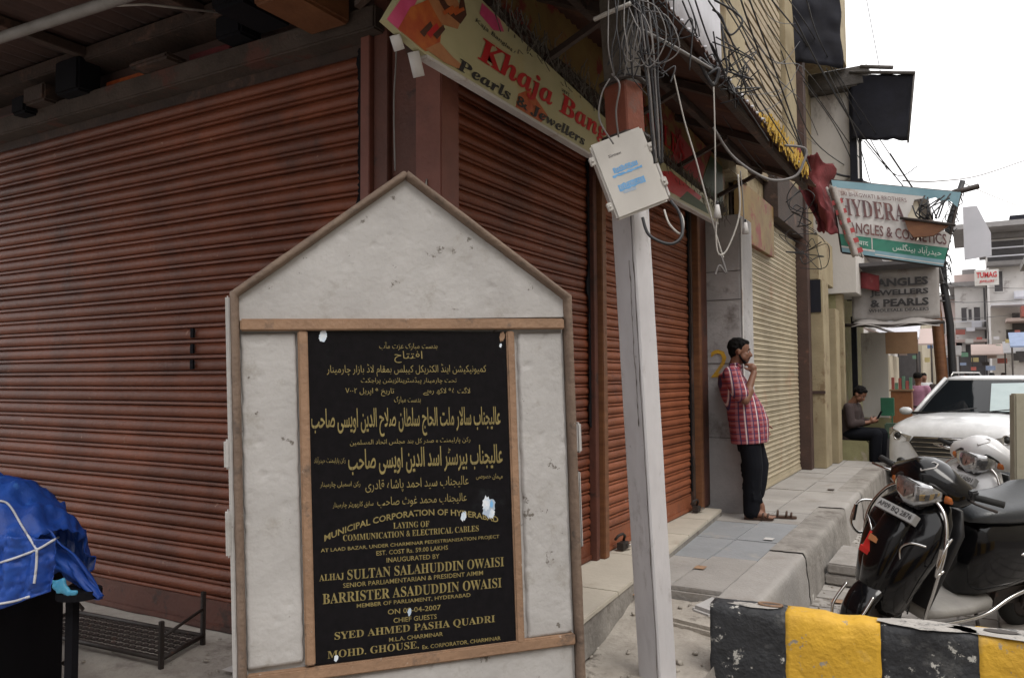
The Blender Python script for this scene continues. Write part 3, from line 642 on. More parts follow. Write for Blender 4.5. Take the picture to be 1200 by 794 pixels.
def trim(name, pts, w0, d, hgt=.026, m='trim_tan', closed=False):
    """moulding bar along board-plane points"""
    b = MB(); P = [Vector((x, y, 0)) for x, y in pts]
    n = len(P); rings = []
    prof = [(-.5, 0), (-.5, .55), (-.30, .9), (0, 1.0), (.30, .9), (.5, .55), (.5, 0)]
    sub = []
    for i in range(n-1):
        k = max(1, int((P[i+1]-P[i]).length/.03))
        for j in range(k): sub.append((P[i].lerp(P[i+1], j/k)))
    sub.append(P[-1])
    for i, p in enumerate(sub):
        a = sub[max(0, i-1)]; c = sub[min(len(sub)-1, i+1)]; t1 = (p-a).normalized() if i else (c-p).normalized(); t2 = (c-p).normalized() if i < len(sub)-1 else t1
        t = (t1+t2).normalized(); nn = Vector((-t.y, t.x, 0)); k = 1/max(.5, t.dot(t1))
        wv = w0*(1+.10*noise.noise(Vector((p.x*18, p.y*18, 3))))
        rings.append([B(p.x+nn.x*a_*wv*k, p.y+nn.y*a_*wv*k, -.03+(hgt+d+.03)*h_+.003*noise.noise(Vector((p.x*20, p.y*20, a_)))*(h_ > 0)) for a_, h_ in prof])
    b.rings(rings, True, True, flip=True); return b.build(name, m, mon, recalc=True)
trim('edge_moulding', [(-.560, -.96), (-.560, .80), (.053, 1.247)], .031, 0, .026, 'trim_brown')
trim('edge_moulding', [(.687, -.96), (.687, .785), (.054, 1.2475)], .034, 0, .027, 'trim_brown')
q = MB(); q.obox(B(-.590, -.96, -.05), bu*.016, bv*1.755, bn*.058); q.build('edge_plaster', 'plaster_white', mon, bevel=.006)
q = MB(); q.obox(B(-.543, .672, -.02), bu*1.208-bv*.013, bv*.042, bn*.036); q.build('crossbar', 'trim_tan', mon, bevel=.005)
q = MB(); q.obox(B(-.351, -.500, -.02), bu*.034, bv*1.170, bn*.032); q.build('side_trim', 'trim_tan', mon, bevel=.005)
q = MB(); q.obox(B(.425, -.530, -.02), bu*.032, bv*1.185, bn*.032); q.build('side_trim', 'trim_tan', mon, bevel=.005)
q = MB(); q.obox(B(-.545, -.545, -.02), bu*1.21-bv*.022, bv*.042, bn*.033); q.build('bottom_trim', 'trim_tan', mon, bevel=.005)
for x, y, w_, h_ in ((-.60, .2, .02, .10), (-.60, -.1, .018, .16), (.708, .17, .02, .12), (.706, -.2, .012, .3)):
    q = MB(); q.obox(B(x-.004, y, -.035), bu*w_, bv*h_, bn*.045); q.build('mortar_lump', 'plaster_white', mon, bevel=.007)
q = MB(); q.prism([B(-.317, -.503, 0), B(.4245, -.522, 0), B(.4245, .653, 0), B(-.317, .668, 0)], -bn*.03); plq = q.build('plaque', 'granite_black', mon)
TXT = [
 ('u', 'بدست مبارک عزت مآب', -0.063, 0.594, 0.154, 0.589, 0.0290),
 ('u', 'افتتاح', -0.009, 0.546, 0.096, 0.543, 0.0440),
 ('u', 'کمیونیکیشن اینڈ الکٹریکل کیبلس بمقام لاڈ بازار چارمینار', -0.253, 0.504, 0.342, 0.487, 0.0460),
 ('u', 'تحت چارمینار پیڈسٹرینائزیشن پراجکٹ', -0.133, 0.472, 0.224, 0.459, 0.0270),
 ('u', 'لاگت ۵۹ لاکھ روپے', 0.095, 0.423, 0.276, 0.415, 0.0310),
 ('u', 'تاریخ ۹ اپریل ۲۰۰۷', -0.189, 0.432, -0.013, 0.424, 0.0300),
 ('u', 'بدست مبارک', -0.014, 0.396, 0.085, 0.391, 0.0280),
 ('U', 'عالیجناب سالار ملت الحاج سلطان صلاح الدین اویسی صاحب', -0.311, 0.288, 0.392, 0.263, 0.1050),
 ('u', 'رکن پارلیمنٹ و صدر کل ہند مجلس اتحاد المسلمین', -0.178, 0.250, 0.270, 0.235, 0.0240),
 ('U', 'عالیجناب بیرسٹر اسد الدین اویسی صاحب', -0.186, 0.146, 0.395, 0.130, 0.0950),
 ('u', 'رکن پارلیمنٹ حیدرآباد', -0.305, 0.194, -0.195, 0.189, 0.0270),
 ('u', 'عالیجناب سید احمد پاشاہ قادری', -0.127, 0.078, 0.258, 0.068, 0.0480),
 ('u', 'رکن اسمبلی چارمینار', -0.286, 0.109, -0.145, 0.101, 0.0240),
 ('u', 'مہمان خصوصی', 0.288, 0.096, 0.393, 0.088, 0.0250),
 ('u', 'عالیجناب محمد غوث صاحب', -0.086, 0.022, 0.249, 0.012, 0.0400),
 ('u', 'سابق کارپوریٹر چارمینار', -0.244, 0.033, -0.100, 0.027, 0.0240),
 ('s', 'LAYING OF', -0.030, -0.056, 0.103, -0.061, 0.0220),
 ('s', 'COMMUNICATION & ELECTRICAL CABLES', -0.211, -0.083, 0.292, -0.096, 0.0225),
 ('n', 'AT LAAD BAZAR, UNDER CHARMINAR PEDESTRIANISATION PROJECT', -0.289, -0.118, 0.372, -0.133, 0.0165),
 ('n', 'EST. COST Rs. 59.00 LAKHS', -0.094, -0.146, 0.171, -0.152, 0.0165),
 ('n', 'INAUGURATED BY', -0.058, -0.175, 0.138, -0.181, 0.0175),
 ('b', 'ALHAJ', -0.297, -0.217, -0.211, -0.219, 0.0260),
 ('b', 'SULTAN SALAHUDDIN OWAISI', -0.199, -0.221, 0.387, -0.237, 0.0360),
 ('n', 'SENIOR PARLIAMENTARIAN & PRESIDENT AIMIM', -0.215, -0.247, 0.303, -0.260, 0.0165),
 ('b', 'BARRISTER ASADUDDIN OWAISI', -0.287, -0.296, 0.375, -0.315, 0.0370),
 ('n', 'MEMBER OF PARLIAMENT, HYDERABAD', -0.169, -0.325, 0.252, -0.337, 0.0165),
 ('n', 'ON 09-04-2007', -0.059, -0.361, 0.137, -0.368, 0.0190),
 ('n', 'CHIEF GUESTS', -0.039, -0.393, 0.121, -0.399, 0.0175),
 ('b', 'SYED AHMED PASHA QUADRI', -0.249, -0.430, 0.344, -0.446, 0.0320),
 ('n', 'M.L.A. CHARMINAR', -0.057, -0.458, 0.142, -0.464, 0.0150),
 ('b', 'MOHD. GHOUSE,', -0.275, -0.490, 0.051, -0.499, 0.0300),
 ('n', 'Ex. CORPORATOR, CHARMINAR', 0.064, -0.504, 0.364, -0.512, 0.0170)]
for k, t, x0, y0, x1, y1, h in TXT:
    d = B(x1, y1)-B(x0, y0); s = shape(t) if k in 'uU' else (t if k == 'n' else serif(t))
    letters(plq, s, B(x0, y0, .0012), d, bv, d.length, h, 'gold_paint', res=1 if k == 'u' else 2, bold=.008 if k == 'n' else .014 if k == 'U' else .0)
d = B(.37, -.062)-B(-.276, -.068)
letters(plq, 'MUNICIPAL CORPORATION OF HYDERABAD', B(-.276, -.078, .0012), d, bv, d.length, .0230, 'gold_paint', bend=.056, bold=.018)
def splat(cx, cy, r, m, d, seed, name='paint_fleck'):
    b = MB(); n = 22; b.add([B(cx+r*(.55+.9*abs(noise.noise(Vector((seed, i*.9, 0)))))*math.cos(2*PI*i/n), cy+1.3*r*(.55+.9*abs(noise.noise(Vector((seed, i*.9, 4)))))*math.sin(2*PI*i/n), d) for i in range(n)], [list(range(n))]); b.build(name, m, plq)
splat(.335, -.01, .040, 'sticker_pale', .002, 1); splat(.325, .005, .026, 'white_chip', .0026, 2); splat(.345, -.035, .018, 'white_chip', .0029, 5); splat(.235, -.035, .017, 'white_chip', .002, 3); splat(.345, .0, .012, 'sticker_blue', .0032, 9)
splat(-.262, .652, .022, 'white_chip', .002, 4); splat(.41, .635, .018, 'trim_tan', .002, 6); splat(.402, .60, .008, 'white_chip', .002, 11); splat(-.245, -.488, .012, 'white_chip', .002, 7); splat(.02, -.36, .012, 'sticker_pale', .0028, 8)

# ================================================================ UTILITY POLE, JUNCTION BOX, CABLES
pole = thing('utility_pole', 'leaning whitewashed concrete pole with a red band, beside the plaque monument', 'pole', (-1.34, 3.73, .1))
pb, pt = Vector((-1.355, 3.72, .08)), Vector((-1.50, 3.52, 5.2))
# axis through photographed points
pb = Vector((-1.345, 3.745, .05)); pt = Vector((-1.415, 3.50, 3.44)); pdir = (pt-pb).normalized()
def ppt(z): return pb+pdir*((z-pb.z)/pdir.z)
def pole_seg(z0, z1, m, name, g=0.0):
    q = MB(); rings = []; n = max(2, int((z1-z0)/.06))
    s = .0700+g
    # edge toward the viewer: ridge lies right of centre
    a = math.radians(-24)
    for i in range(n+1):
        z = z0+(z1-z0)*i/n; c = ppt(z); r = []
        for cx, cy in ((-1, -.9), (-.9, -1), (.9, -1), (1, -.9), (1, .9), (.9, 1), (-.9, 1), (-1, .9)):
            w_ = s*(1+.02*noise.noise(Vector((z*5, cx, cy))))
            x = cx*w_*1.05; y = cy*w_*.82; r.append(c+Vector((x*math.cos(a)-y*math.sin(a), x*math.sin(a)+y*math.cos(a), 0)))
        rings.append(r)
    q.rings(rings, True, False); return q.build(name, m, pole)
pole_seg(.05, 2.78, 'pole_white', 'shaft'); pole_seg(2.781, 3.03, 'pole_red', 'painted_band', .002); pole_seg(3.031, 6.5, 'pole_grime', 'shaft_top')
# chipped ridge and cracks on the face turned to the street
for sd_, off, z0, z1 in ((1, 0, .1, 2.7), (2, .018, .3, 1.3), (3, -.02, 1.4, 2.2)):
    q = MB(); P = []; n = 60
    for i in range(n):
        z = z0+(z1-z0)*i/n; c = ppt(z); d_ = Vector((.36, -.93, 0)); t_ = Vector((.93, .36, 0)); P.append(c+d_*(.0850-abs(off)*.75)+t_*(off+.006*noise.noise(Vector((z*6, sd_, 0)))+.002*noise.noise(Vector((z*30, sd_, 0)))))
    q.tube(P, [.0012+.0030*max(0, noise.noise(Vector((i*.35, sd_, 5)))) for i in range(n)], 5); q.build('crack', 'pole_grime', pole)
for z in (2.775, 3.035):
    q = MB(); c = ppt(z); q.tube([c+Vector((.105*math.cos(t*PI/8), .105*math.sin(t*PI/8), .01*math.sin(t))) for t in range(17)], .012, 8); q.build('strap', 'iron_dark', pole)
jb = thing('junction_box', 'pale grey junction box with blue stickers strapped askew to the leaning pole', 'junction box', (-1.3, 3.3, 2.35))
j00, j10, j11, j01 = Vector((-1.343, 3.290, 2.335)), Vector((-1.139, 3.405, 2.424)), Vector((-1.247, 3.325, 2.775)), Vector((-1.446, 3.212, 2.668))
ju = (j10-j00).normalized(); jv = (j01-j00); jv = (jv-ju*jv.dot(ju)).normalized(); jn = ju.cross(jv); jw = (j10-j00).length; jh = (j01-j00).length
if jn.dot(Vector((0, -1, 0))) < 0: jn = -jn
def J(x, y, d=0): return j00+ju*x+jv*y+jn*d
q = MB(); q.obox(J(.008, .008, -.135), ju*(jw-.016), jv*(jh-.016), jn*.105); q.build('case', 'box_grey', jb, bevel=.012)
q = MB(); q.obox(J(0, 0, -.028), ju*jw, jv*jh, jn*.030); lid = q.build('lid', 'box_grey', jb, bevel=.010)
for x, y in ((-.022, .05), (-.022, jh-.09), (jw-.004, .05+.02), (jw-.004, jh-.12)):
    q = MB(); q.obox(J(x, y, -.03), ju*.026, jv*.038, jn*.028); q.tube([J(x+.013, y+.019, -.002), J(x+.013, y+.019, .004)], .008, 8); q.build('hinge' if x < 0 else 'clasp', 'box_grey', jb, bevel=.003)
q = MB(); q.obox(J(jw+.001, .03, -.10), ju*.012, jv*(jh-.08), jn*.05); q.build('side_rail', 'plastic_black', jb, bevel=.003)
q = MB(); q.obox(J(jw+.004, .02, -.045), ju*.012, jv*.16, jn*.03); q.build('side_rail', 'banner_white', jb, bevel=.003)
def stick(x, y, w_, h_, m, d, a=0, name='sticker'):
    b = MB(); n = 14; P = []
    for i in range(n): P.append((x+w_*i/(n-1), y+a*w_*i/(n-1)-.006*noise.noise(Vector((i*.7, y*99, 0)))))
    for i in range(n-1, -1, -1): P.append((x+w_*i/(n-1), y+h_+a*w_*i/(n-1)+.008*noise.noise(Vector((i*.9, y*77, 3)))))
    b.add([J(px_, py_, d) for px_, py_ in P], [list(range(len(P)))]); b.build(name, m, lid)
stick(.060, .200, .115, .022, 'sticker_blue', .0028, -.02); stick(.048, .182, .14, .010, 'sticker_blue', .0032, 0)
stick(.055, .115, .125, .030, 'sticker_blue', .0028, .0); stick(.068, .100, .06, .012, 'sticker_pale', .0032, 0)
letters(lid, 'BARAKATI', J(.068, .203, .0036), ju, jv, .10, .016, 'sticker_pale'); letters(lid, 'ELECTRICALS', J(.062, .122, .0036), ju, jv, .11, .017, 'sticker_pale')
letters(lid, 'Sintex', J(.062, jh-.085, .0028), ju, jv, .062, .013, 'cable_grey', bold=.02)
# ================================================================ KERB BLOCKS (black and yellow)
kb = thing('kerb_block', 'waist-low concrete divider block painted in black and yellow bands, in front of the black scooter', 'road divider', (-.4, 3.95, 0))
ka, kc = Vector((-1.115, 3.83, 0)), Vector((1.60, 4.02, 0)); kd = (kc-ka).normalized(); kn = Vector((-kd.y, kd.x, 0))
def kblock(s0, s1, m, seed):
    q = MB(); prof = [(-.02, 0), (0.0, .10), (.005, .50), (.009, .530), (.024, .5405), (.08, .5425), (.135, .541), (.155, .534), (.163, .50), (.175, .10), (.19, 0)]
    rings = []; n = max(3, int((s1-s0)/.02)); pp = []
    for (a, b), (c, d) in zip(prof, prof[1:]):
        k = max(1, int(math.hypot(c-a, d-b)/.02))
        pp += [(a+(c-a)*j/k, b+(d-b)*j/k) for j in range(k)]
    pp.append(prof[-1])
    for i in range(n+1):
        s = s0+(s1-s0)*i/n; r = []
        for o_, z in pp:
            c = ka+kd*(s+(.010*noise.noise(Vector((z*14, o_*14, s0 if i == 0 else 0)))*0+.009*noise.noise(Vector((z*16, o_*16, 0)))))+kn*o_; nv = .010*noise.noise(Vector((s*4, o_*8, z*6)))+.005*noise.noise(Vector((s*14, o_*14, z*14)))+.0025*noise.noise(Vector((s*45, o_*45, z*45)))
            chip = 0
            if z > .46: chip = -.014*max(0, noise.noise(Vector((s*9, 7, z*3)))-.12)*2
            r.append(c+Vector((-kn.x*nv*-1, -kn.y*nv*-1, 0))*(-1 if o_ < .08 else 1)+Vector((0, 0, z+chip+nv*.5)))
        rings.append(r)
    k = len(pp); vs = [v for r in rings for v in r]
    fs = [(a*k+j, (a+1)*k+j, (a+1)*k+j+1, a*k+j+1) for a in range(n) for j in range(k-1)]
    fs += [list(range(k)), [n*k+j for j in range(k)][::-1]]
    q.add(vs, fs, True); return q.build('painted_section', m, kb, recalc=True)
kblock(0, .345, 'paint_black', 1); kblock(.3452, .745, 'paint_yellow', 2); kblock(.7452, 1.12, 'paint_black', 3); kblock(1.1202, 1.62, 'paint_yellow', 4); kblock(1.6202, 2.1, 'paint_black', 5); kblock(2.1002, 2.7, 'paint_yellow', 5)
def kpatch(s0, o0, a, b, m, z=.5452, name='worn_patch', seed=1):
    q = MB(); n = 26; q.add([ka+kd*(s0+a*(1+.35*noise.noise(Vector((seed, i*.6, 0))))*math.cos(2*PI*i/n))+kn*(o0+b*(1+.35*noise.noise(Vector((seed, i*.6, 5))))*math.sin(2*PI*i/n))+Vector((0, 0, z)) for i in range(n)], [list(range(n))]); q.build(name, m, kb)
kpatch(.93, .065, .19, .075, 'worn_concrete', seed=3); kpatch(1.55, .07, .55, .085, 'worn_concrete', seed=5); kpatch(.20, .06, .11, .04, 'worn_concrete', seed=7); kpatch(1.21, .085, .065, .028, 'hole_dark', z=.5495, name='lifting_hole', seed=9); kpatch(.27, .085, .05, .022, 'hole_dark', z=.5495, name='lifting_hole', seed=2)
q = MB(); c = ka+kd*.27+kn*.085+Vector((0, 0, .550)); q.tube([c+Vector((.055*math.cos(t*PI/10), .024*math.sin(t*PI/10), 0)) for t in range(20)], .006, 6); q.build('lifting_ring', 'trim_tan', kb)
# rusty pipe and scrap lying by the pole
q = MB(); q.tube([(-1.75, 3.42, .235), (-1.60, 3.43, .215), (-1.36, 3.44, .165)], .014, 10); q.tube([(-1.70, 3.36, .20), (-1.35, 3.40, .17)], .012, 8); tag(q.build('rusty_pipe', 'iron_dark'), 'bent rusty pipe lying on the pavement between the monument and the pole', 'pipe')
q = MB(); q.tube([(-1.20, 3.50, .14), (-1.19, 3.50, .20), (-1.17, 3.51, .22)], .014, 8); q.cbox((-1.14, 3.52, .18), (.035, .05, .07), (.2, .3, .4)); tag(q.build('scrap_stub', 'iron_dark'), 'rusty metal stub sticking up just right of the white pole foot', 'scrap')

# ================================================================ LEFT CORNER: rack, stand, tarp bundle
rk = thing('bed_frame_rack', 'low dark metal rack with four posts and a perforated bed standing on the ledge', 'rack', (-3.9, 2.6, .25))
a0, a1, a2 = Vector((-4.45, 2.46, .29)), Vector((-3.42, 2.53, .29)), Vector((-3.53, 2.86, .29))
ru = (a1-a0); rv = (a2-a1)
for o_, d_ in ((a0, ru), (a0+rv, ru), (a0, rv), (a1, rv)):
    q = MB(); q.tube([o_, o_+d_], .012, 6); q.build('rail', 'iron_dark', rk)
q = MB()
for i in range(1, 22):
    for j in range(7):
        p = a0+ru*(i/22)+rv*(j/7); q.obox(p+Vector((0, 0, -.004)), ru*.030, rv*.09, (0, 0, .005))
for j in range(8): p = a0+rv*(j/7); q.obox(p+Vector((0, 0, -.002)), ru, rv*.022, (0, 0, .004))
q.build('mesh_bed', 'iron_dark', rk)['kind'] = 'stuff'
for p, h in ((a1, .20), (a2, .25), (a0+rv, .22), (a0, .2)):
    q = MB(); q.obox(p+Vector((-.011, -.011, -.08)), (.022, 0, 0), (0, .022, 0), (0, 0, .08+h-.02)); q.build('leg', 'iron_dark', rk, bevel=.003)
q = MB(); q.tube([a1+Vector((0, 0, .10)), a2+Vector((0, 0, .14))], .008, 6); q.build('rail', 'iron_dark', rk)
q = MB(); q.tube([a0+Vector((0, 0, .12)), a0+rv+Vector((0, 0, .16))], .008, 6); q.build('rail', 'iron_dark', rk)
# black cabinet carrying the tarpaulin bundle
cb = thing('street_cabinet', 'black vendor cabinet under the blue tarpaulin, at the left edge', 'cabinet', (-3.6, 1.8, .15))
q = MB(); q.obox((-4.25, 1.44, .12), (.78, .31, 0), (-.2, .45, 0), (0, 0, .69)); q.build('body', 'cabinet_black', cb, bevel=.01)
q = MB(); q.obox((-4.27, 1.41, .812), (.84, .34, 0), (-.22, .5, 0), (0, 0, .02)); q.build('top', 'cabinet_black', cb, bevel=.006)
tb = thing('stool_stand', 'dark iron stand with a round top beside the black cabinet', 'stand', (-3.2, 1.95, .15))
q = MB(); q.rings([[Vector((-3.17+.085*math.cos(t*PI/10), 1.96+.085*math.sin(t*PI/10), z)) for t in range(20)] for z in (.755, .785)], True, False); q.build('top', 'cabinet_black', tb)
q = MB(); q.obox((-3.205, 1.925, .15), (.034, .01, 0), (-.01, .034, 0), (0, 0, .61)); q.build('leg', 'cabinet_black', tb)
q = MB(); q.tube([(-3.45, 2.15, .62), (-3.22, 1.97, .735)], .009, 6); q.tube([(-3.42, 2.05, .42), (-3.19, 1.95, .47)], .009, 6); q.build('brace', 'iron_dark', tb)
# tarpaulin: draped, folded sheet
def tarp(u, v):
    # v: 0 ridge top -> 1 hem; u along the bundle
    ang = -1.9+3.8*v
    x = -4.44+u*1.17; rad = .32*(1-.10*u**2)*(1-.35*max(0, u-.8)/.2)
    hgt = (.44-.07*u-.05*u*u)*(1-.55*max(0, u-.82)/.18)
    fold = .030*noise.noise(Vector((u*9, v*3, 1)))-.035*abs(noise.noise(Vector((u*13+v*2, v*9-u*2, 7))))-.02*abs(noise.noise(Vector((u*31, v*17+u*6, 8))))+.02+.018*noise.noise(Vector((u*24, v*7, 2)))+.012*abs(noise.noise(Vector((u*14+v*9, v*4-u*3, 4))))
    y0 = 1.62+.30*u
    y = y0+(rad+fold)*math.sin(ang); z = .86+max(-.06-.11*(v > .5)*0-.10*min(1, max(0, (.80-u)*5))*(v < .5), (hgt+fold)*math.cos(ang)) + (.03*math.sin(u*6)+fold*.8)
    z -= .13*max(0, 1-v/.14)*(u < .97)
    return (x-.05*math.sin(ang), y, z)
q = MB(); q.grid(110, 70, tarp); tp = thing('tarpaulin_bundle', 'blue tarpaulin bundle tied with white cord on the black cabinet', 'tarpaulin', (-3.8, 1.8, .75))
q.build('tarpaulin', 'tarp_blue', tp, solid=.003)
# hanging tail of the tarpaulin, towards the rack
def tail(u, v):
    p0 = Vector((-3.46, 1.86, 1.13)); p1 = Vector((-3.08, 1.985, .765)); w_ = .30*(1-u)**.8+.018
    c = p0.lerp(p1, u)+Vector((.02, 0, .05*math.sin(u*PI)))
    d = Vector((-.55, .1, -.83))*(v)*w_
    return c+d+Vector((.02, -.035, 0))*math.sin(v*9+u*4)*(1-u*.6)+Vector((0, 1, 0))*.02*noise.noise(Vector((u*8, v*8, 0)))
q = MB(); q.grid(40, 26, tail); q.build('tarpaulin_tail', 'tarp_blue', tp, solid=.003)
import bmesh as _b
from mathutils.bvhtree import BVHTree
FA, FB, FC, FD = Vector((-3.154, 1.566, 1.078)), Vector((-2.914, 1.705, 1.055)), Vector((-3.163, 1.577, 0.776)), Vector((-2.93, 1.706, 0.868))
def front_fold(u, v):
    a = FA.lerp(FB, u); b = FC.lerp(FD, u); n = Vector((.45, -.85, .1)); return a.lerp(b, v)+n*(.012*math.sin(u*17+v*2)+.018*noise.noise(Vector((u*7, v*5, 3)))-.02*abs(noise.noise(Vector((u*15, v*9, 5)))))
q = MB(); q.grid(44, 30, front_fold); q.build('front_fold', 'tarp_blue', tp, solid=.003)
_t = MB(); _t.grid(110, 70, tarp); _t.grid(40, 26, tail); _t.grid(44, 30, front_fold); tree = BVHTree.FromPolygons([v for v in _t.v], _t.f)
for pts in ([(-3.121, 1.599, 1.195), (-3.074, 1.624, 1.184), (-3.023, 1.65, 1.1), (-2.973, 1.675, 1.019)], [(-3.115, 1.602, .965), (-3.048, 1.637, .988), (-2.973, 1.675, 1.019), (-2.937, 1.695, 1.042), (-2.902, 1.714, 1.065)], [(-3.111, 1.604, .82), (-3.049, 1.637, .832), (-2.994, 1.665, .85)], [(-2.973, 1.675, 1.019), (-2.974, 1.675, .96), (-2.98, 1.672, .897)]):
    P = []; eye = Vector((0, 0, 1.64))
    for p_ in smooth(pts, 10):
        d_ = (p_-eye).normalized(); h_ = tree.ray_cast(eye, d_)[0]
        P.append((h_ if h_ is not None else p_+d_*.3)-d_*.007)
    q = MB(); q.tube(P, .0045, 6); q.build('cord', 'rope', tp)
q = MB()
for k in range(16):
    t_ = k/15; q.ball((-3.27+.15*t_+random.uniform(-.012, .012), 1.83+.07*t_, .875-.085*t_+random.uniform(-.016, .016)), random.uniform(.012, .026), 8, (1.4, .7, .6), (random.random()*3, random.random()*3, random.random()*3))
q = fuse(q, .008, 'plastic_bag', 'bag_cyan', None, local=False); tag(q, 'crumpled light blue plastic bag tucked under the tarpaulin hem', 'plastic bag')

# ================================================================ SECOND BUILDING (sand shutter), posts, upper floors
b2 = thing('sand_shutter_shop', 'shop building with a narrow sand-coloured shutter between a grey pilaster and a brown post', 'building', (-2.4, 9.5, .36))
part('pilaster', 'wall_grey', b2, (-2.55, 7.50, .34), (-1.835, 7.98, 3.16), bevel=.012)
part('pilaster_edge', 'banner_white', b2, (-1.833, 7.505, .36), (-1.826, 7.56, 3.12), bevel=.004)
# brick courses ghosting through the grey paint
def strokes(parent, pts, r, m, name):
    q = MB(); q.tube(pts, r, 5); q.build(name, m, parent)
letters(b2, '2', (-2.13, 7.492, 1.62), (1, 0, .05), NV, .17, .26, 'paint_yellow', name='painted_mark', bold=.0)
q = MB()
for z in (1.05, 1.75, 2.35, 2.62): q.box((-2.2, 7.496, z), (-1.835, 7.501, z+.006))
q.build('mortar_line', 'concrete_dark', b2)
shY = shutter(b2, (-2.02, 8.02, .36), (0, 1, 0), (1, 0, 0), 3.25, .36, 3.5, .058, .014, 'shutter_sand', 'shutter_sand', .08)
part('upper_board', 'sign_mustard', b2, (-2.01, 8.0, 3.02), (-1.95, 9.6, 3.62)); part('shop_wall', 'wall_yellow', b2, (-6, 8.0, .0), (-2.07, 13.2, 7.6), bevel=0)
part('box_head', 'dark_wood', b2, (-2.06, 9.62, 3.5), (-1.9, 11.28, 4.1))
part('post', 'post_brown', b2, (-2.10, 11.30, .36), (-1.87, 11.52, 7.2), bevel=.008)
part('column', 'wall_yellow', b2, (-2.06, 11.56, .36), (-1.72, 12.1, 2.95), bevel=.01); part('column', 'wall_yellow', b2, (-2.0, 12.3, .36), (-1.66, 12.7, 2.6), bevel=.01)
part('column_groove', 'post_brown', b2, (-1.96, 11.553, .38), (-1.945, 11.559, 2.9), bevel=0); part('band', 'post_brown', b2, (-2.07, 11.545, 1.38), (-1.71, 11.56, 1.42), bevel=0)
part('niche', 'far_dark', b2, (-2.02, 12.12, .36), (-1.8, 12.28, 3.4), bevel=0); part('wall_upper', 'wall_yellow', b2, (-2.1, 11.56, 2.953), (-1.76, 12.9, 3.6), bevel=.01)
part('dark_cupboard', 'tarp_dark', b2, (-1.95, 11.548, 2.5), (-1.74, 11.56, 2.95), bevel=0)
# upper floor: weathered slatted screen, one slat each
scr = part('slatted_screen', 'dark_wood', b2, (-2.12, 8.3, 3.9), (-2.06, 10.55, 7.3), bevel=0)
fs = None
for i in range(30):
    z = 3.95+i*.11
    if fs is None:
        q = MB(); q.obox((0, 0, 0), (.05, 0, -.02), (0, 2.2, 0), (.0, 0, .085)); fs = q.build('slat', 'louvre', scr, local=True, bevel=.004); fs.location = Vector((-2.055, 8.32, z))-wloc(scr)
    else: inst(fs, 'slat', scr, Vector((-2.055+random.uniform(-.006, .006), 8.32, z+random.uniform(-.006, .006)))-wloc(scr), (random.uniform(-.006, .006), 0, 0))
part('upper_column', 'wall_yellow', b2, (-2.15, 10.56, 3.6), (-1.95, 11.28, 7.6), bevel=.01); part('upper_column', 'wall_yellow', b2, (-2.15, 7.5, 3.6), (-1.93, 8.28, 7.6), bevel=.01)
# dark tarpaulin hung at the top of the post, concrete slab edge
q = MB(); q.grid(24, 24, lambda u, v: (-2.0+u*.62+.03*noise.noise(Vector((u*5, v*5, 0))), 11.2+u*.35-.25*v+.05*noise.noise(Vector((u*4, v*7, 3))), 5.95+1.5*v-.12*u)); tag(q.build('dark_tarpaulin', 'tarp_dark', None, solid=.006), 'dark tarpaulin hung high on the facade above the white upper wall', 'tarpaulin')
part('parapet', 'wall_yellow', b2, (-2.1, 11.9, 6.35), (-1.50, 13.0, 8.6), bevel=.01)

# third building: white upper wall, grey ledge, dark awning
b3 = thing('white_upper_building', 'building with a pale plastered upper wall under a grimy concrete ledge and black awning', 'building', (-2.0, 13.6, 0))
part('wall', 'wall_white', b3, (-2.1, 13.2, 2.9), (-1.47, 14.4, 6.05), bevel=.006); part('wall', 'wall_yellow', b3, (-6, 13.22, 0), (-2.12, 19, 7), bevel=0)
part('ledge', 'concrete_dark', b3, (-2.2, 13.0, 6.06), (-1.20, 14.5, 6.36), bevel=.02); part('corner_pipe', 'tarp_dark', b3, (-1.50, 13.10, 4.3), (-1.40, 13.19, 6.05)); part('downpipe', 'plastic_black', b3, (-1.37, 13.08, 4.2), (-1.33, 13.12, 5.95))
part('window_box', 'tarp_dark', b3, (-1.62, 13.02, 4.20), (-1.32, 13.19, 4.62))
q = MB(); q.grid(20, 16, lambda u, v: (-1.46+.88*u-.10*v*u, 13.05-.2*u+.05*math.sin(v*PI)*u, 6.25-.22*u-v*(1.0-.02*u)+.04*noise.noise(Vector((u*6, v*5, 0)))+.03*math.sin(v*3)*u)); q.build('awning', 'tarp_dark', b3, solid=.01)
q = MB(); q.tube([(-1.46, 13.0, 6.28), (-.56, 12.82, 6.03)], .025, 6); q.tube([(-.57, 12.84, 6.03), (-.68, 12.84, 5.02)], .015, 6); q.tube([(-1.3, 12.9, 6.30), (-.85, 12.86, 6.18)], .03, 6); q.build('awning_frame', 'concrete_dark', b3)

# red cloth bundle and striped banner over the gap between the buildings
q = MB(); q.grid(26, 30, lambda u, v: (-1.60+.42*u*(1-.5*v)+.16*v-.06*math.sin(v*5)+.03*noise.noise(Vector((u*6, v*6, 0))), 9.0+.15*math.sin(u*7)+.1*noise.noise(Vector((u*4, v*4, 2))), 4.16-.30*u-(.95-.2*u)*v+.05*noise.noise(Vector((u*7, v*7, 5))))); tag(q.build('red_cloth', 'cloth_red', None, solid=.006), 'slumped faded red cloth hanging by the yellow fringe, left of the green and white sign', 'cloth')
q = MB(); q.grid(10, 34, lambda u, v: (-1.27+.26*v+.10*u, 8.9+.04*math.sin(u*6+v*3), 3.62-.76*v+.03*noise.noise(Vector((u*5, v*9, 0)))));
sb = q.build('striped_roll', 'cloth_stripe', None, solid=.01); tag(sb, 'grey and red striped folded banner draped over the left end of the torn sign', 'banner')
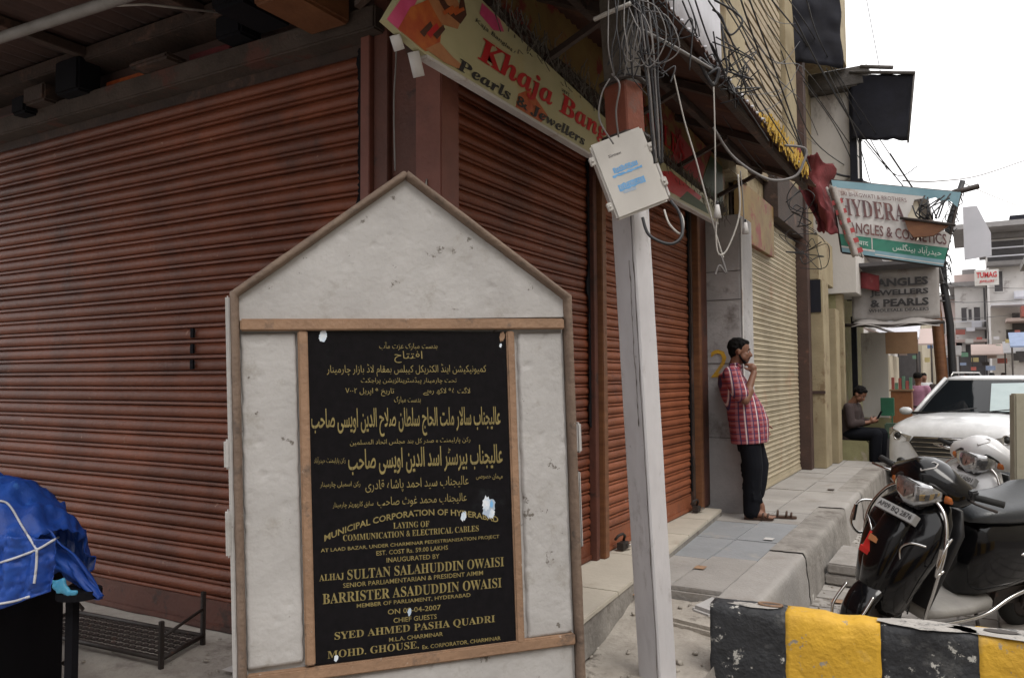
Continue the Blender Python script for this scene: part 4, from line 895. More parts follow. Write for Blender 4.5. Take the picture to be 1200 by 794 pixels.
for k in range(6):
    v = .2+k*.14; q = MB(); q.add([(-1.27+.26*v+.01, 8.88, 3.62-.76*v), (-1.27+.26*v+.11, 8.88, 3.64-.76*v), (-1.27+.26*v+.125, 8.875, 3.59-.76*v), (-1.27+.26*v+.02, 8.875, 3.57-.76*v)], [(0, 3, 2, 1)]); q.build('red_stripe', 'banner_red', sb)

# hyderabad bangles sign: torn banner in a frame
hs = thing('torn_banner_sign', 'torn green and white banner sign advertising bangles and cosmetics, held out over the street', 'sign', (-.7, 9.0, 2.7))
hu0, hu1 = Vector((-1.22, 9.0, 3.72)), Vector((-.02, 9.25, 3.49)); hb0, hb1 = Vector((-1.13, 9.0, 2.94)), Vector((-.20, 9.25, 2.745))
def Hs(u, v, d=0):
    a = hb0.lerp(hb1, u); b = hu0.lerp(hu1, u); n = Vector((.2, -1, 0)).normalized(); w_ = .006*math.sin(u*7)*math.sin(v*PI)
    return a.lerp(b, v)+n*(d+w_)+Vector((0, 0, 0))
def hq(u0, u1, v0, v1, m, d, name, nu=14):
    b = MB(); b.grid(nu, 6, lambda s, t: Hs(u0+(u1-u0)*s, v0+(v1-v0)*t, d)); return b.build(name, m, hs)
def hpoly(pts, m, d, name):
    b = MB(); b.add([Hs(u, v, d) for u, v in pts], [list(range(len(pts)))]); return b.build(name, m, hs)
hq(.0, .62, .25, .9, 'banner_white', 0, 'banner'); hpoly([(.62, .25), (1, .25), (1, .42), (.9, .50), (.82, .40), (.72, .30), (.66, .38), (.62, .50)], 'banner_white', 0, 'banner')
hpoly([(.62, .9), (.62, .62), (.645, .72), (.66, .84), (.70, .86), (.74, .88), (.74, .9)], 'banner_white', 0, 'banner')
hq(0, 1, .085, .25, 'banner_green', .001, 'green_band'); hq(0, 1, 0, .085, 'banner_blue', .001, 'blue_band'); hq(0, .70, .9, 1.0, 'banner_blue', .001, 'blue_band')
hpoly([(.70, .9), (.76, .86), (.82, .90), (.88, .84), (.93, .88), (1, .80), (1, 1), (.70, 1)], 'banner_blue', .0, 'blue_band')
hpoly([(.0, .06), (.33, .06), (.33, .085), (0, .085)], 'banner_white', .003, 'rule'); hpoly([(.33, .02), (1, .02), (1, .035), (.33, .035)], 'banner_white', .003, 'rule'); hpoly([(.30, .09), (.31, .09), (.31, .25), (.30, .25)], 'banner_white', .004, 'rule')
def hl(t, u0, v0, w_, h_, m, **k):
    a = Hs(u0, v0, .022); b = Hs(u0+w_, v0, .022); c = Hs(u0, v0+h_, .022); letters(hs, t, a, b-a, c-a, (b-a).length, (c-a).length, m, **k)
hl(serif('HYDERA'), .04, .52, .57, .24, 'ink_plum'); hl('SRI BHAGWATI & BROTHERS', .06, .79, .54, .055, 'ink_plum'); hl('BANGLES & COSMETICS', .05, .28, .94, .15, 'ink_plum', bold=.02, shear=.15)
hl(shape('حیدرآباد بینگلس'), .50, .105, .46, .12, 'ink_white', res=1); hl('\u0939\u0948\u0926\u0930\u093e\u092c\u093e\u0926', .05, .115, .22, .09, 'ink_white', res=1)
q = MB()
for a, b in (((0, 0), (1, 0)), ((0, 1), (1, 1)), ((1, 0), (1, 1)), ((0, 0), (0, 1)), ((.5, 0), (.5, 1))): q.tube([Hs(*a, -.03), Hs((a[0]+b[0])/2, (a[1]+b[1])/2, -.03), Hs(*b, -.03)], .016, 6)
q.tube([Hs(.9, .96, -.05), Hs(1.12, 1.12, -.05)], .03, 6); q.build('frame', 'iron_dark', hs)
# brown fold of board and tangled wires caught in the torn hole
sl = thing('hanging_flap', 'brown hanging flap and knot of wires caught in the hole of the torn banner', 'board', Hs(.78, .5, .1))
c0 = Hs(.77, .50, .10)
q = MB(); q.prism([c0+Vector((-.20, 0, .07)), c0+Vector((.20, 0, -.03)), c0+Vector((.06, 0, -.12)), c0+Vector((-.12, 0, -.12)), c0+Vector((-.17, 0, -.04))], (0, .05, 0)); q.build('flap', 'wood_orange', sl)
q = MB(); q.tube([c0+Vector((-.24, -.01, .09)), c0+Vector((0, -.01, .035)), c0+Vector((.26, -.01, -.035))], .016, 6); q.build('edge_bar', 'iron_dark', sl)
for k in range(14):
    q = MB() if k == 0 else q; a = c0+Vector((random.uniform(-.08, .12), random.uniform(-.03, .03), .05)); q.tube([a, a+Vector((random.uniform(-.09, .09), 0, random.uniform(.05, .16))), a+Vector((random.uniform(-.1, .12), 0, random.uniform(.12, .25)))], .008, 5)
q.build('wire_knot', 'cable_black', sl)
# small sign sheet behind
q = MB(); q.prism([(-.01, 9.7, 2.85), (.24, 9.7, 2.88), (.24, 9.7, 3.12), (.12, 9.7, 3.42), (-.01, 9.7, 3.42)], (0, .02, 0)); tag(q.build('grey_sign_back', 'tin_white'), 'plain grey sheet sign edge showing past the right end of the torn banner', 'sign')

# under-banner: pearls banner over the stall
ps = thing('pearls_banner', 'grimy white cloth banner reading bangles, jewellers and pearls over the stall', 'banner', (-1.0, 13.9, 2.5))
def Ps(u, v, d=0): return Vector((-1.62+1.26*u, 13.9-d+.02*math.sin(u*6)*math.sin(v*3), 2.50+.82*v-.02*math.sin(u*PI)))
q = MB(); q.grid(26, 12, lambda u, v: Ps(u, v)); q.build('cloth', 'banner_grimy', ps, solid=.004)
def pl_(t, u0, v0, w_, h_, m='sign_ink', **k):
    a = Ps(u0, v0, .07); letters(ps, t, a, (1, 0, 0), NV, 1.26*w_, .82*h_, m, **k)
pl_('BANGLES', .22, .66, .66, .16, bold=.04); pl_('JEWELLERS', .22, .46, .66, .14, bold=.04); pl_('& PEARLS', .22, .27, .66, .15, bold=.04); pl_('WHOLESALE DEALERS', .20, .17, .68, .06, bold=.02)
q = MB(); q.grid(8, 8, lambda u, v: (-1.56+.36*u, 13.78+.03*math.sin(u*9), 3.05+.26*v-.1*u)); q.build('red_flap', 'cloth_red', ps, solid=.004)
q = MB(); q.grid(12, 6, lambda u, v: (-1.58+1.22*u, 13.9-.5*v, 2.50-.12*v+.03*math.sin(u*11))); q.build('valance', 'banner_grimy', ps, solid=.004)
q = MB(); q.tube([(-1.7, 13.5, 2.42), (-1.0, 13.45, 2.38), (-.3, 13.5, 2.42)], .03, 6); q.tube([(-1.7, 13.95, 2.85), (-.3, 13.95, 2.85)], .012, 5); q.build('rod', 'iron_dark', ps)
# stall behind the banner
stl = thing('stall', 'narrow shop stall with a pale hanging sheet, shelf goods and yellow jamb beyond the platform', 'stall', (-1.4, 14.8, 0))
part('side_wall', 'green_wall', stl, (-2.1, 13.25, 0), (-1.78, 17, 3.4)); part('jamb', 'wall_yellow', stl, (-1.78, 13.25, 0), (-1.68, 13.45, 3.3)); part('jamb', 'tarp_dark', stl, (-1.68, 14.2, 0), (-1.60, 14.3, 2.6))
part('sheet', 'wall_white', stl, (-1.62, 15.0, .9), (-1.2, 15.03, 2.36)); part('hanging_sheet', 'cardboard', stl, (-1.2, 14.6, 1.98), (-.72, 14.62, 2.34)); part('lower_panel', 'green_wall', stl, (-1.62, 15.0, 0), (-1.15, 15.06, .897))
part('roof', 'far_dark', stl, (-2.1, 13.6, 3.34), (-.36, 17, 3.4))
bx = thing('display_counter', 'orange-brown wooden counter with packets on top beside the seated man', 'counter', (-1.0, 15.2, 0))
part('body', 'wood_box', bx, (-1.18, 15.1, .55), (-.86, 15.5, 1.35)); part('base', 'wood_box', bx, (-1.16, 15.12, 0), (-.88, 15.48, .548)); part('ledge', 'cardboard', bx, (-1.2, 15.08, 1.352), (-.84, 15.52, 1.38))
for k in range(6):
    o = part('packet', 'goods_%d' % ((k % 2)*4), None, (-1.17+.055*k, 15.15, 1.382), (-1.125+.055*k, 15.24, 1.382+random.uniform(.1, .24)))
    tag(o, ['red packet standing first in the row on the wooden counter', 'dull green packet second in the row on the wooden counter', 'red packet third in the row on the wooden counter', 'dull green packet fourth in the row on the wooden counter', 'red packet fifth in the row on the wooden counter', 'dull green packet last in the row on the wooden counter'][k], 'packet', 'packets on the wooden counter')
gs = thing('green_bucket', 'green plastic tub with an upright brush handle beside the seated man', 'tub', (-1.2, 14.3, .5))
part('tub', 'green_dark', gs, (-1.20, 14.0, .62), (-.98, 14.2, .86), bevel=.02); part('handle', 'green_plastic', gs, (-1.10, 14.08, .862), (-1.08, 14.10, 1.02))
o = part('green_bottle_crate', 'green_plastic', None, (-1.3, 14.6, .95), (-1.1, 14.75, 1.25)); tag(o, 'bright green plastic crate hung behind the seated man', 'crate')
part('tub_stand', 'far_dark', gs, (-1.2, 13.98, 0), (-.96, 14.22, .618))
blk = MB(); blk.box((-1.80, 13.0, 0), (-1.34, 13.7, .64)); tag(blk.build('masonry_seat', 'green_wall', None, bevel=.02), 'low plastered block with yellow-green stains that the seated man sits on', 'block')
# loose slabs stacked as a step off the raised pavement
for k, (z, dx) in enumerate(((.02, 0), (.105, .02))):
    q = MB(); q.grid(1, 1, lambda u, v: (0, 0, 0)); q = MB(); q.prism([(-1.02+dx, 6.62, z), (-.70+dx, 6.58, z), (-.68+dx, 7.35, z), (-1.01+dx, 7.38, z)], (0, 0, .078)); o = q.build('stone_slab', 'stone_slab', None, bevel=.012)
    tag(o, ('lower rough stone slab of the pair used as a step under the raised pavement' if k == 0 else 'upper rough stone slab of the pair used as a step under the raised pavement'), 'stone slab')

# bent street pole and wooden post
q = MB(); q.tube([(-.46, 17.2, 0), (-.45, 17.2, 1.6), (-.50, 17.2, 2.6), (-.61, 17.2, 3.7)], .105, 10); tag(q.build('wooden_post', 'wood_orange'), 'reddish wooden post at the right end of the pearls banner', 'post')
q = MB(); q.tube([(-.27, 17.2, 0), (-.27, 17.2, 1.6), (-.29, 17.2, 2.6), (-.37, 17.2, 3.3), (-.38, 17.2, 3.9), (-.22, 17.2, 4.6), (.0, 17.2, 5.3)], [.07, .07, .07, .07, .06, .06, .05], 10); bp_ = q.build('bent_pole', 'cable_black'); tag(bp_, 'bent black service pole wrapped in cables behind the white car', 'pole')
q = MB()
for k in range(26):
    z = random.uniform(3.2, 5.2); a = Vector((-.38+max(0, z-3.9)*.25, 17.15, z)); r = random.uniform(.04, .16)
    q.tube([a+Vector((r*math.cos(t*.7)+random.uniform(-.01, .01), -.02, r*1.3*math.sin(t*.7))) for t in range(random.randint(4, 9))], .009, 5)
q.build('cable_coils', 'cable_black', bp_)
op = MB(); op.obox((.235, 6.55, 0), (.22, .06, 0), (-.03, .1, 0), (.035, 0, 1.50)); tag(op.build('leaning_board', 'olive_post', None, bevel=.01), 'plain olive-beige board standing at the right edge behind the black scooter seat', 'board')

# ================================================================ CABLES
def cable(pts, r, m, label, sag=.0, cat='cable', n=14, group=None, name='cable'):
    P = []
    for a, b in zip(pts, pts[1:]):
        a, b = Vector(a), Vector(b)
        for t in range(n):
            s = t/n; p = a.lerp(b, s); p.z -= sag*4*s*(1-s)*(b-a).length; P.append(p)
    P.append(Vector(pts[-1])); q = MB(); q.tube(P, r, 6); return tag(q.build(name, m), label, cat, group)
def wire(pts, r, m, label, cat='cable', group=None, k=8):
    q = MB(); q.tube(smooth(pts, k), r, 6); return tag(q.build('cable', m), label, cat, group)
# hanging cables round the pole and canopy
wire([(-1.20, 3.22, 2.32), (-1.17, 3.22, 2.24), (-1.09, 3.25, 2.20), (-1.05, 3.29, 2.24), (-1.07, 3.33, 2.34), (-1.12, 3.36, 2.41)], 0.007, 'cable_black', 'thick black cable looping out of the bottom of the junction box')
wire([(-1.13, 3.30, 2.36), (-1.10, 3.28, 2.29), (-1.06, 3.31, 2.25), (-1.06, 3.34, 2.32), (-1.11, 3.36, 2.40)], 0.0045, 'cable_white', 'thin pale cable looping beside the thick black one under the junction box')
wire([(-1.31, 4.01, 3.23), (-1.27, 4.05, 2.99), (-1.22, 4.09, 2.77), (-1.14, 4.16, 2.38), (-1.11, 4.18, 2.26)], 0.0045, 'cable_white', 'long pale wire slanting down left of the two bulb holders')
wire([(-1.13, 4.12, 3.19), (-1.13, 4.13, 2.90), (-1.14, 4.15, 2.52)], 0.004, 'cable_white', 'pale wire carrying the left bulb holder')
wire([(-1.19, 4.91, 2.90), (-1.18, 4.92, 2.72), (-1.18, 4.93, 2.57)], 0.004, 'cable_grey', 'grey wire carrying the right bulb holder')
wire([(-1.03, 4.20, 2.70), (-1.03, 4.21, 2.49), (-1.09, 4.19, 2.31), (-1.13, 4.16, 2.28), (-1.14, 4.15, 2.38), (-1.13, 4.15, 2.50)], 0.005, 'cable_white', 'pale wire curving under the left bulb holder into a knot')
wire([(-1.19, 4.32, 3.01), (-1.12, 4.48, 2.87), (-0.96, 4.59, 2.75), (-0.83, 4.66, 2.76), (-0.78, 4.68, 2.84), (-0.77, 4.69, 2.92), (-0.87, 4.63, 2.94)], 0.008, 'cable_grey', 'grey cable swinging below the canopy end toward the red cloth')
wire([(-1.12, 4.17, 2.27), (-1.10, 4.19, 2.18), (-1.13, 4.17, 2.22), (-1.15, 4.16, 2.17)], 0.006, 'cable_grey', 'frayed knot of wire ends below the bulb holders')
wire([(-1.20, 3.15, 3.25), (-1.18, 3.15, 3.07), (-1.16, 3.19, 2.90), (-1.16, 3.23, 2.71), (-1.16, 3.27, 2.56)], 0.0048, 'cable_black', 'first from the left of the cables running down the pole to the junction box', group='cables running down the pole')
wire([(-1.18, 3.16, 3.25), (-1.16, 3.16, 3.07), (-1.15, 3.19, 2.90), (-1.15, 3.23, 2.71), (-1.15, 3.27, 2.56)], 0.0040, 'cable_grey', 'second from the left of the cables running down the pole to the junction box', group='cables running down the pole')
wire([(-1.17, 3.17, 3.25), (-1.15, 3.17, 3.07), (-1.14, 3.20, 2.90), (-1.14, 3.24, 2.71), (-1.14, 3.28, 2.56)], 0.0056, 'cable_black', 'third from the left of the cables running down the pole to the junction box', group='cables running down the pole')
wire([(-1.15, 3.18, 3.25), (-1.13, 3.18, 3.07), (-1.13, 3.21, 2.90), (-1.13, 3.24, 2.71), (-1.14, 3.28, 2.56)], 0.0040, 'cable_grey', 'fourth from the left of the cables running down the pole to the junction box', group='cables running down the pole')
wire([(-1.13, 3.19, 3.25), (-1.11, 3.19, 3.07), (-1.12, 3.21, 2.90), (-1.12, 3.25, 2.71), (-1.13, 3.28, 2.56)], 0.0048, 'cable_black', 'fifth from the left of the cables running down the pole to the junction box', group='cables running down the pole')
wire([(-1.22, 3.14, 3.22), (-1.18, 3.11, 3.13), (-1.16, 3.12, 3.07), (-1.21, 3.14, 2.98), (-1.25, 3.13, 3.05), (-1.22, 3.14, 3.16)], 0.0027, 'cable_grey', 'loose loop of cable round the dusty pole top, first from the left', group='cable loops round the pole top')
wire([(-1.21, 3.14, 3.24), (-1.16, 3.12, 3.19), (-1.14, 3.14, 3.03), (-1.19, 3.15, 2.99), (-1.24, 3.14, 3.06), (-1.21, 3.15, 3.19)], 0.0027, 'cable_black', 'loose loop of cable round the dusty pole top, second from the left', group='cable loops round the pole top')
wire([(-1.21, 3.15, 3.23), (-1.14, 3.13, 3.14), (-1.12, 3.15, 3.02), (-1.18, 3.16, 2.96), (-1.23, 3.14, 3.06), (-1.20, 3.15, 3.17)], 0.0027, 'cable_grey', 'loose loop of cable round the dusty pole top, third from the left', group='cable loops round the pole top')
wire([(-1.20, 3.15, 3.23), (-1.12, 3.14, 3.17), (-1.10, 3.16, 3.01), (-1.16, 3.16, 3.01), (-1.22, 3.15, 3.06), (-1.19, 3.16, 3.17)], 0.0027, 'cable_black', 'loose loop of cable round the dusty pole top, fourth from the left', group='cable loops round the pole top')
wire([(-1.19, 3.16, 3.25), (-1.10, 3.15, 3.19), (-1.07, 3.18, 3.06), (-1.15, 3.17, 2.95), (-1.21, 3.15, 3.12), (-1.18, 3.16, 3.18)], 0.0027, 'cable_grey', 'loose loop of cable round the dusty pole top, fifth from the left', group='cable loops round the pole top')
wire([(-1.18, 3.16, 3.25), (-1.08, 3.16, 3.17), (-1.05, 3.19, 3.02), (-1.13, 3.18, 2.95), (-1.20, 3.16, 3.04), (-1.17, 3.17, 3.17)], 0.0027, 'cable_black', 'loose loop of cable round the dusty pole top, sixth from the left', group='cable loops round the pole top')
wire([(-1.17, 3.17, 3.20), (-1.06, 3.17, 3.15), (-1.02, 3.20, 3.01), (-1.12, 3.19, 2.97), (-1.19, 3.16, 3.10), (-1.16, 3.18, 3.17)], 0.0027, 'cable_grey', 'loose loop of cable round the dusty pole top, seventh from the left', group='cable loops round the pole top')
wire([(-1.30, 3.11, 3.28), (-1.29, 3.08, 3.13), (-1.29, 3.08, 3.02), (-1.29, 3.14, 2.93)], 0.0030, 'cable_grey', 'dark cable clinging to the grimy pole top, first from the left', group='cables clinging to the pole top')
wire([(-1.28, 3.13, 3.28), (-1.26, 3.10, 3.13), (-1.28, 3.09, 3.02), (-1.29, 3.14, 2.93)], 0.0030, 'cable_black', 'dark cable clinging to the grimy pole top, second from the left', group='cables clinging to the pole top')
wire([(-1.26, 3.13, 3.28), (-1.26, 3.10, 3.13), (-1.25, 3.11, 3.02), (-1.27, 3.15, 2.93)], 0.0030, 'cable_black', 'dark cable clinging to the grimy pole top, third from the left', group='cables clinging to the pole top')
wire([(-1.24, 3.15, 3.28), (-1.23, 3.11, 3.13), (-1.22, 3.12, 3.02), (-1.25, 3.16, 2.93)], 0.0030, 'cable_grey', 'dark cable clinging to the grimy pole top, fourth from the left', group='cables clinging to the pole top')
wire([(-1.22, 3.16, 3.28), (-1.22, 3.12, 3.13), (-1.24, 3.12, 3.02), (-1.23, 3.17, 2.93)], 0.0030, 'cable_black', 'dark cable clinging to the grimy pole top, fifth from the left', group='cables clinging to the pole top')
wire([(-1.21, 3.16, 3.28), (-1.19, 3.14, 3.13), (-1.21, 3.13, 3.02), (-1.22, 3.18, 2.93)], 0.0030, 'cable_black', 'dark cable clinging to the grimy pole top, sixth from the left', group='cables clinging to the pole top')
wire([(-1.21, 3.16, 3.28), (-1.18, 3.14, 3.13), (-1.20, 3.14, 3.02), (-1.22, 3.18, 2.93)], 0.0030, 'cable_grey', 'dark cable clinging to the grimy pole top, seventh from the left', group='cables clinging to the pole top')
wire([(-1.20, 3.17, 3.28), (-1.17, 3.15, 3.13), (-1.17, 3.16, 3.02), (-1.21, 3.18, 2.93)], 0.0030, 'cable_black', 'dark cable clinging to the grimy pole top, eighth from the left', group='cables clinging to the pole top')
wire([(-1.32, 3.16, 2.93), (-1.35, 3.14, 2.86), (-1.37, 3.16, 2.76), (-1.33, 3.22, 2.66)], 0.004, 'cable_grey', 'thin grey wire hanging left of the red band, down to the box')
wire([(-1.31, 3.16, 2.95), (-1.27, 3.15, 2.89), (-1.30, 3.18, 2.79), (-1.31, 3.23, 2.69)], 0.004, 'cable_grey', 'thin grey wire hanging across the red band')
wire([(-1.39, 3.16, 3.21), (-1.31, 3.15, 3.22), (-1.21, 3.14, 3.23)], 0.01, 'cable_white', 'short pale rod sticking out left of the pole top')
wire([(-1.21, 3.20, 3.15), (-1.15, 3.53, 3.17), (-1.08, 3.92, 3.18)], 0.008, 'cable_grey', 'stiff grey stay running from the pole to the canopy knot')
wire([(-1.08, 3.92, 3.18), (-1.12, 3.83, 3.21), (-1.08, 3.92, 3.10), (-1.05, 3.93, 3.18), (-1.10, 3.90, 3.15)], 0.01, 'cable_black', 'black knot of tape where the wires meet at the canopy edge')
wire([(-1.40, 3.94, 3.62), (-1.33, 4.22, 3.43), (-1.23, 4.51, 3.42), (-1.28, 5.63, 3.47)], 0.0048, 'cable_black', 'dark wire slanting across the sand building upper floor, first from the left', group='wires crossing the upper facade')
wire([(-1.26, 4.02, 3.62), (-1.24, 4.27, 3.48), (-1.23, 4.51, 3.44), (-1.26, 5.65, 3.38)], 0.0048, 'cable_black', 'dark wire slanting across the sand building upper floor, second from the left', group='wires crossing the upper facade')
wire([(-1.20, 4.05, 3.62), (-1.20, 4.29, 3.50), (-1.18, 4.54, 3.39), (-1.18, 5.70, 3.29)], 0.0048, 'cable_black', 'dark wire slanting across the sand building upper floor, third from the left', group='wires crossing the upper facade')
wire([(-1.14, 4.09, 3.62), (-1.11, 4.34, 3.55), (-1.05, 4.62, 3.32), (-1.03, 5.79, 3.20)], 0.0048, 'cable_black', 'dark wire slanting across the sand building upper floor, fourth from the left', group='wires crossing the upper facade')
wire([(-0.99, 4.17, 3.62), (-0.96, 4.43, 3.43), (-0.90, 4.71, 3.22), (-0.95, 5.84, 3.14)], 0.0048, 'cable_black', 'dark wire slanting across the sand building upper floor, fifth from the left', group='wires crossing the upper facade')
wire([(-0.95, 4.19, 3.62), (-0.90, 4.47, 3.38), (-0.86, 4.73, 3.17), (-0.93, 5.86, 3.08)], 0.0048, 'cable_black', 'dark wire slanting across the sand building upper floor, sixth from the left', group='wires crossing the upper facade')
wire([(-1.11, 4.10, 3.62), (-1.05, 4.26, 3.61), (-1.01, 4.28, 3.55), (-1.07, 4.25, 3.48), (-1.11, 4.22, 3.58), (-1.15, 4.20, 3.62)], 0.006, 'cable_black', 'curled wire end in front of the white parapet sheets')
wire([(-1.11, 4.23, 3.54), (-1.10, 4.24, 3.39), (-1.09, 4.25, 3.28), (-1.13, 4.23, 3.25)], 0.006, 'cable_black', 'wire dropping in front of the white parapet sheets to the knot')
wire([(-1.92, 9.63, 6.12), (-1.78, 11.44, 6.12), (-1.39, 13.78, 5.40)], 0.0104, 'cable_black', 'dark wire crossing the white upper wall above the torn banner, first from the left', group='wires running over the white upper wall')
wire([(-1.74, 9.73, 6.12), (-1.67, 11.49, 6.18), (-1.05, 14.00, 4.92)], 0.0072, 'cable_black', 'dark wire crossing the white upper wall above the torn banner, second from the left', group='wires running over the white upper wall')
wire([(-1.56, 9.83, 6.12), (-1.53, 11.59, 5.94), (-0.64, 14.26, 4.50)], 0.0072, 'cable_black', 'dark wire crossing the white upper wall above the torn banner, third from the left', group='wires running over the white upper wall')
wire([(-1.97, 9.61, 5.82), (-1.84, 11.42, 5.70), (-1.40, 13.79, 5.06)], 0.0072, 'cable_black', 'dark wire crossing the white upper wall above the torn banner, fourth from the left', group='wires running over the white upper wall')
wire([(-1.70, 9.76, 5.92), (-1.39, 11.71, 5.29), (-0.82, 14.15, 4.64)], 0.0104, 'cable_black', 'dark wire crossing the white upper wall above the torn banner, fifth from the left', group='wires running over the white upper wall')
wire([(-1.62, 9.85, 5.15), (-1.50, 11.66, 5.05), (-1.49, 13.75, 4.92)], 0.0072, 'cable_black', 'dark wire crossing the white upper wall above the torn banner, sixth from the left', group='wires running over the white upper wall')
wire([(-1.84, 9.70, 5.51), (-1.81, 11.48, 4.94), (-1.53, 13.73, 4.92)], 0.0072, 'cable_black', 'dark wire crossing the white upper wall above the torn banner, seventh from the left', group='wires running over the white upper wall')
wire([(-1.38, 9.98, 5.30), (-1.29, 11.77, 5.05), (-1.29, 13.87, 4.71)], 0.0072, 'cable_black', 'dark wire crossing the white upper wall above the torn banner, eighth from the left', group='wires running over the white upper wall')
wire([(-1.62, 9.33, 4.05), (-1.77, 11.53, 4.52), (-1.60, 12.77, 4.65), (-1.44, 13.44, 4.71), (-0.84, 14.38, 4.52)], 0.018, 'cable_black', 'thick black cable sagging from the brown post to the torn banner')
# wires against the sky
wire([(-1.42, 14.98, 8.54), (-1.31, 15.08, 7.71), (-1.19, 15.20, 6.85)], 0.007, 'cable_black', 'single thin wire dropping through the white sky to the black awning')
wire([(-0.85, 14.35, 4.80), (-0.42, 18.02, 5.52), (0.41, 23.06, 6.64), (1.96, 28.49, 8.20)], 0.014, 'cable_grey', 'pale wire rising to the right across the white sky')
wire([(0.02, 18.28, 5.47), (0.58, 23.19, 6.14), (1.91, 28.55, 6.47)], 0.009, 'cable_white', 'faint wire falling to the right across the white sky')
wire([(-1.02, 14.23, 5.25), (-0.83, 14.36, 4.90), (-0.60, 14.52, 4.48)], 0.01, 'cable_black', 'short dark wire under the black awning, left of the banner top')
wire([(-0.69, 15.57, 5.30), (-0.98, 14.84, 5.02), (-1.39, 14.01, 5.46)], 0.008, 'cable_black', 'dark wire linking the downpipe to the banner frame')
wire([(-0.42, 15.84, 3.26), (0.39, 27.80, 4.24), (3.07, 47.73, 5.91)], 0.0096, 'cable_black', 'overhead wire before the far canopy building, first from the top', group='overhead wires before the far buildings')
wire([(-0.43, 15.85, 2.93), (0.38, 27.82, 3.80), (3.06, 47.75, 5.39)], 0.0096, 'cable_black', 'overhead wire before the far canopy building, second from the top', group='overhead wires before the far buildings')
wire([(-0.44, 15.86, 2.63), (0.37, 27.84, 3.33), (3.04, 47.78, 4.71)], 0.0096, 'cable_black', 'overhead wire before the far canopy building, third from the top', group='overhead wires before the far buildings')
wire([(-2.11, 2.67, 3.35), (-2.12, 2.69, 3.05), (-2.14, 2.70, 2.84), (-2.15, 2.72, 2.54)], 0.0035, 'cable_grey', 'thin wire hanging straight down in front of the dark jamb behind the monument tip')
for p, l in (((-1.13, 4.15, 2.50), 'left of the two white bulb holders hanging under the canopy'), ((-1.17, 4.93, 2.54), 'right of the two white bulb holders hanging under the canopy')):
    p = Vector(p); t = thing('bulb_holder', l, 'bulb holder', p, group=None)
    q = MB(); q.tube([p+Vector((0, 0, .04)), p+Vector((0, 0, .012)), p+Vector((0, 0, -.03))], [.010, .015, .022], 12); q.build('socket', 'banner_white', t)
    q = MB(); q.tube([p+Vector((0, 0, .06)), p+Vector((0, 0, .041))], [.006, .006], 8); q.build('cap', 'cable_black', t)

# dense tangle of service wires strung along the shop fronts from the pole
q = MB(); rt = random.Random(5)
for k in range(13):
    a = Vector((-1.35+rt.uniform(-.08, .1), 3.45, rt.uniform(3.35, 4.4))); b = Vector((rt.uniform(-1.95, -1.6), rt.uniform(9.5, 12.5), rt.uniform(3.9, 6.3)))
    m1 = a.lerp(b, .33)+Vector((rt.uniform(-.06, .1), 0, rt.uniform(-.45, .0))); m2 = a.lerp(b, .66)+Vector((rt.uniform(-.06, .1), 0, rt.uniform(-.5, .0)))
    q.tube(smooth([a, m1, m2, b], 10), rt.uniform(.0025, .005), 5)
for k in range(14):
    c = Vector((-1.24+rt.uniform(-.07, .12), 3.42+rt.uniform(-.08, .05), rt.uniform(3.0, 3.45))); P = [c+Vector((rt.uniform(-.11, .14), rt.uniform(-.03, .03), rt.uniform(-.16, .16))) for _ in range(5)]
    q.tube(smooth(P, 7), rt.uniform(.002, .004), 5)
for k in range(16):
    c = Vector((-1.08+rt.uniform(-.05, .05), 4.4+rt.uniform(-.2, .2), 3.33+rt.uniform(-.08, .08))); P = [c+Vector((rt.uniform(-.1, .1), rt.uniform(-.15, .15), rt.uniform(-.12, .1))) for _ in range(4)]
    q.tube(smooth(P, 6), rt.uniform(.003, .005), 5)
for k in range(9):
    c = Vector((-1.5+rt.uniform(-.2, .2), 9.2+rt.uniform(-.4, .4), 3.3+rt.uniform(-.5, .5))); P = [c+Vector((rt.uniform(-.2, .2), rt.uniform(-.15, .15), rt.uniform(-.2, .2))) for _ in range(7)]
    q.tube(smooth(P, 6), rt.uniform(.004, .007), 5)
tag(q.build('cable_tangle', 'cable_black'), 'dense tangle of dark service wires from the pole top along the shop fronts', kind='stuff')

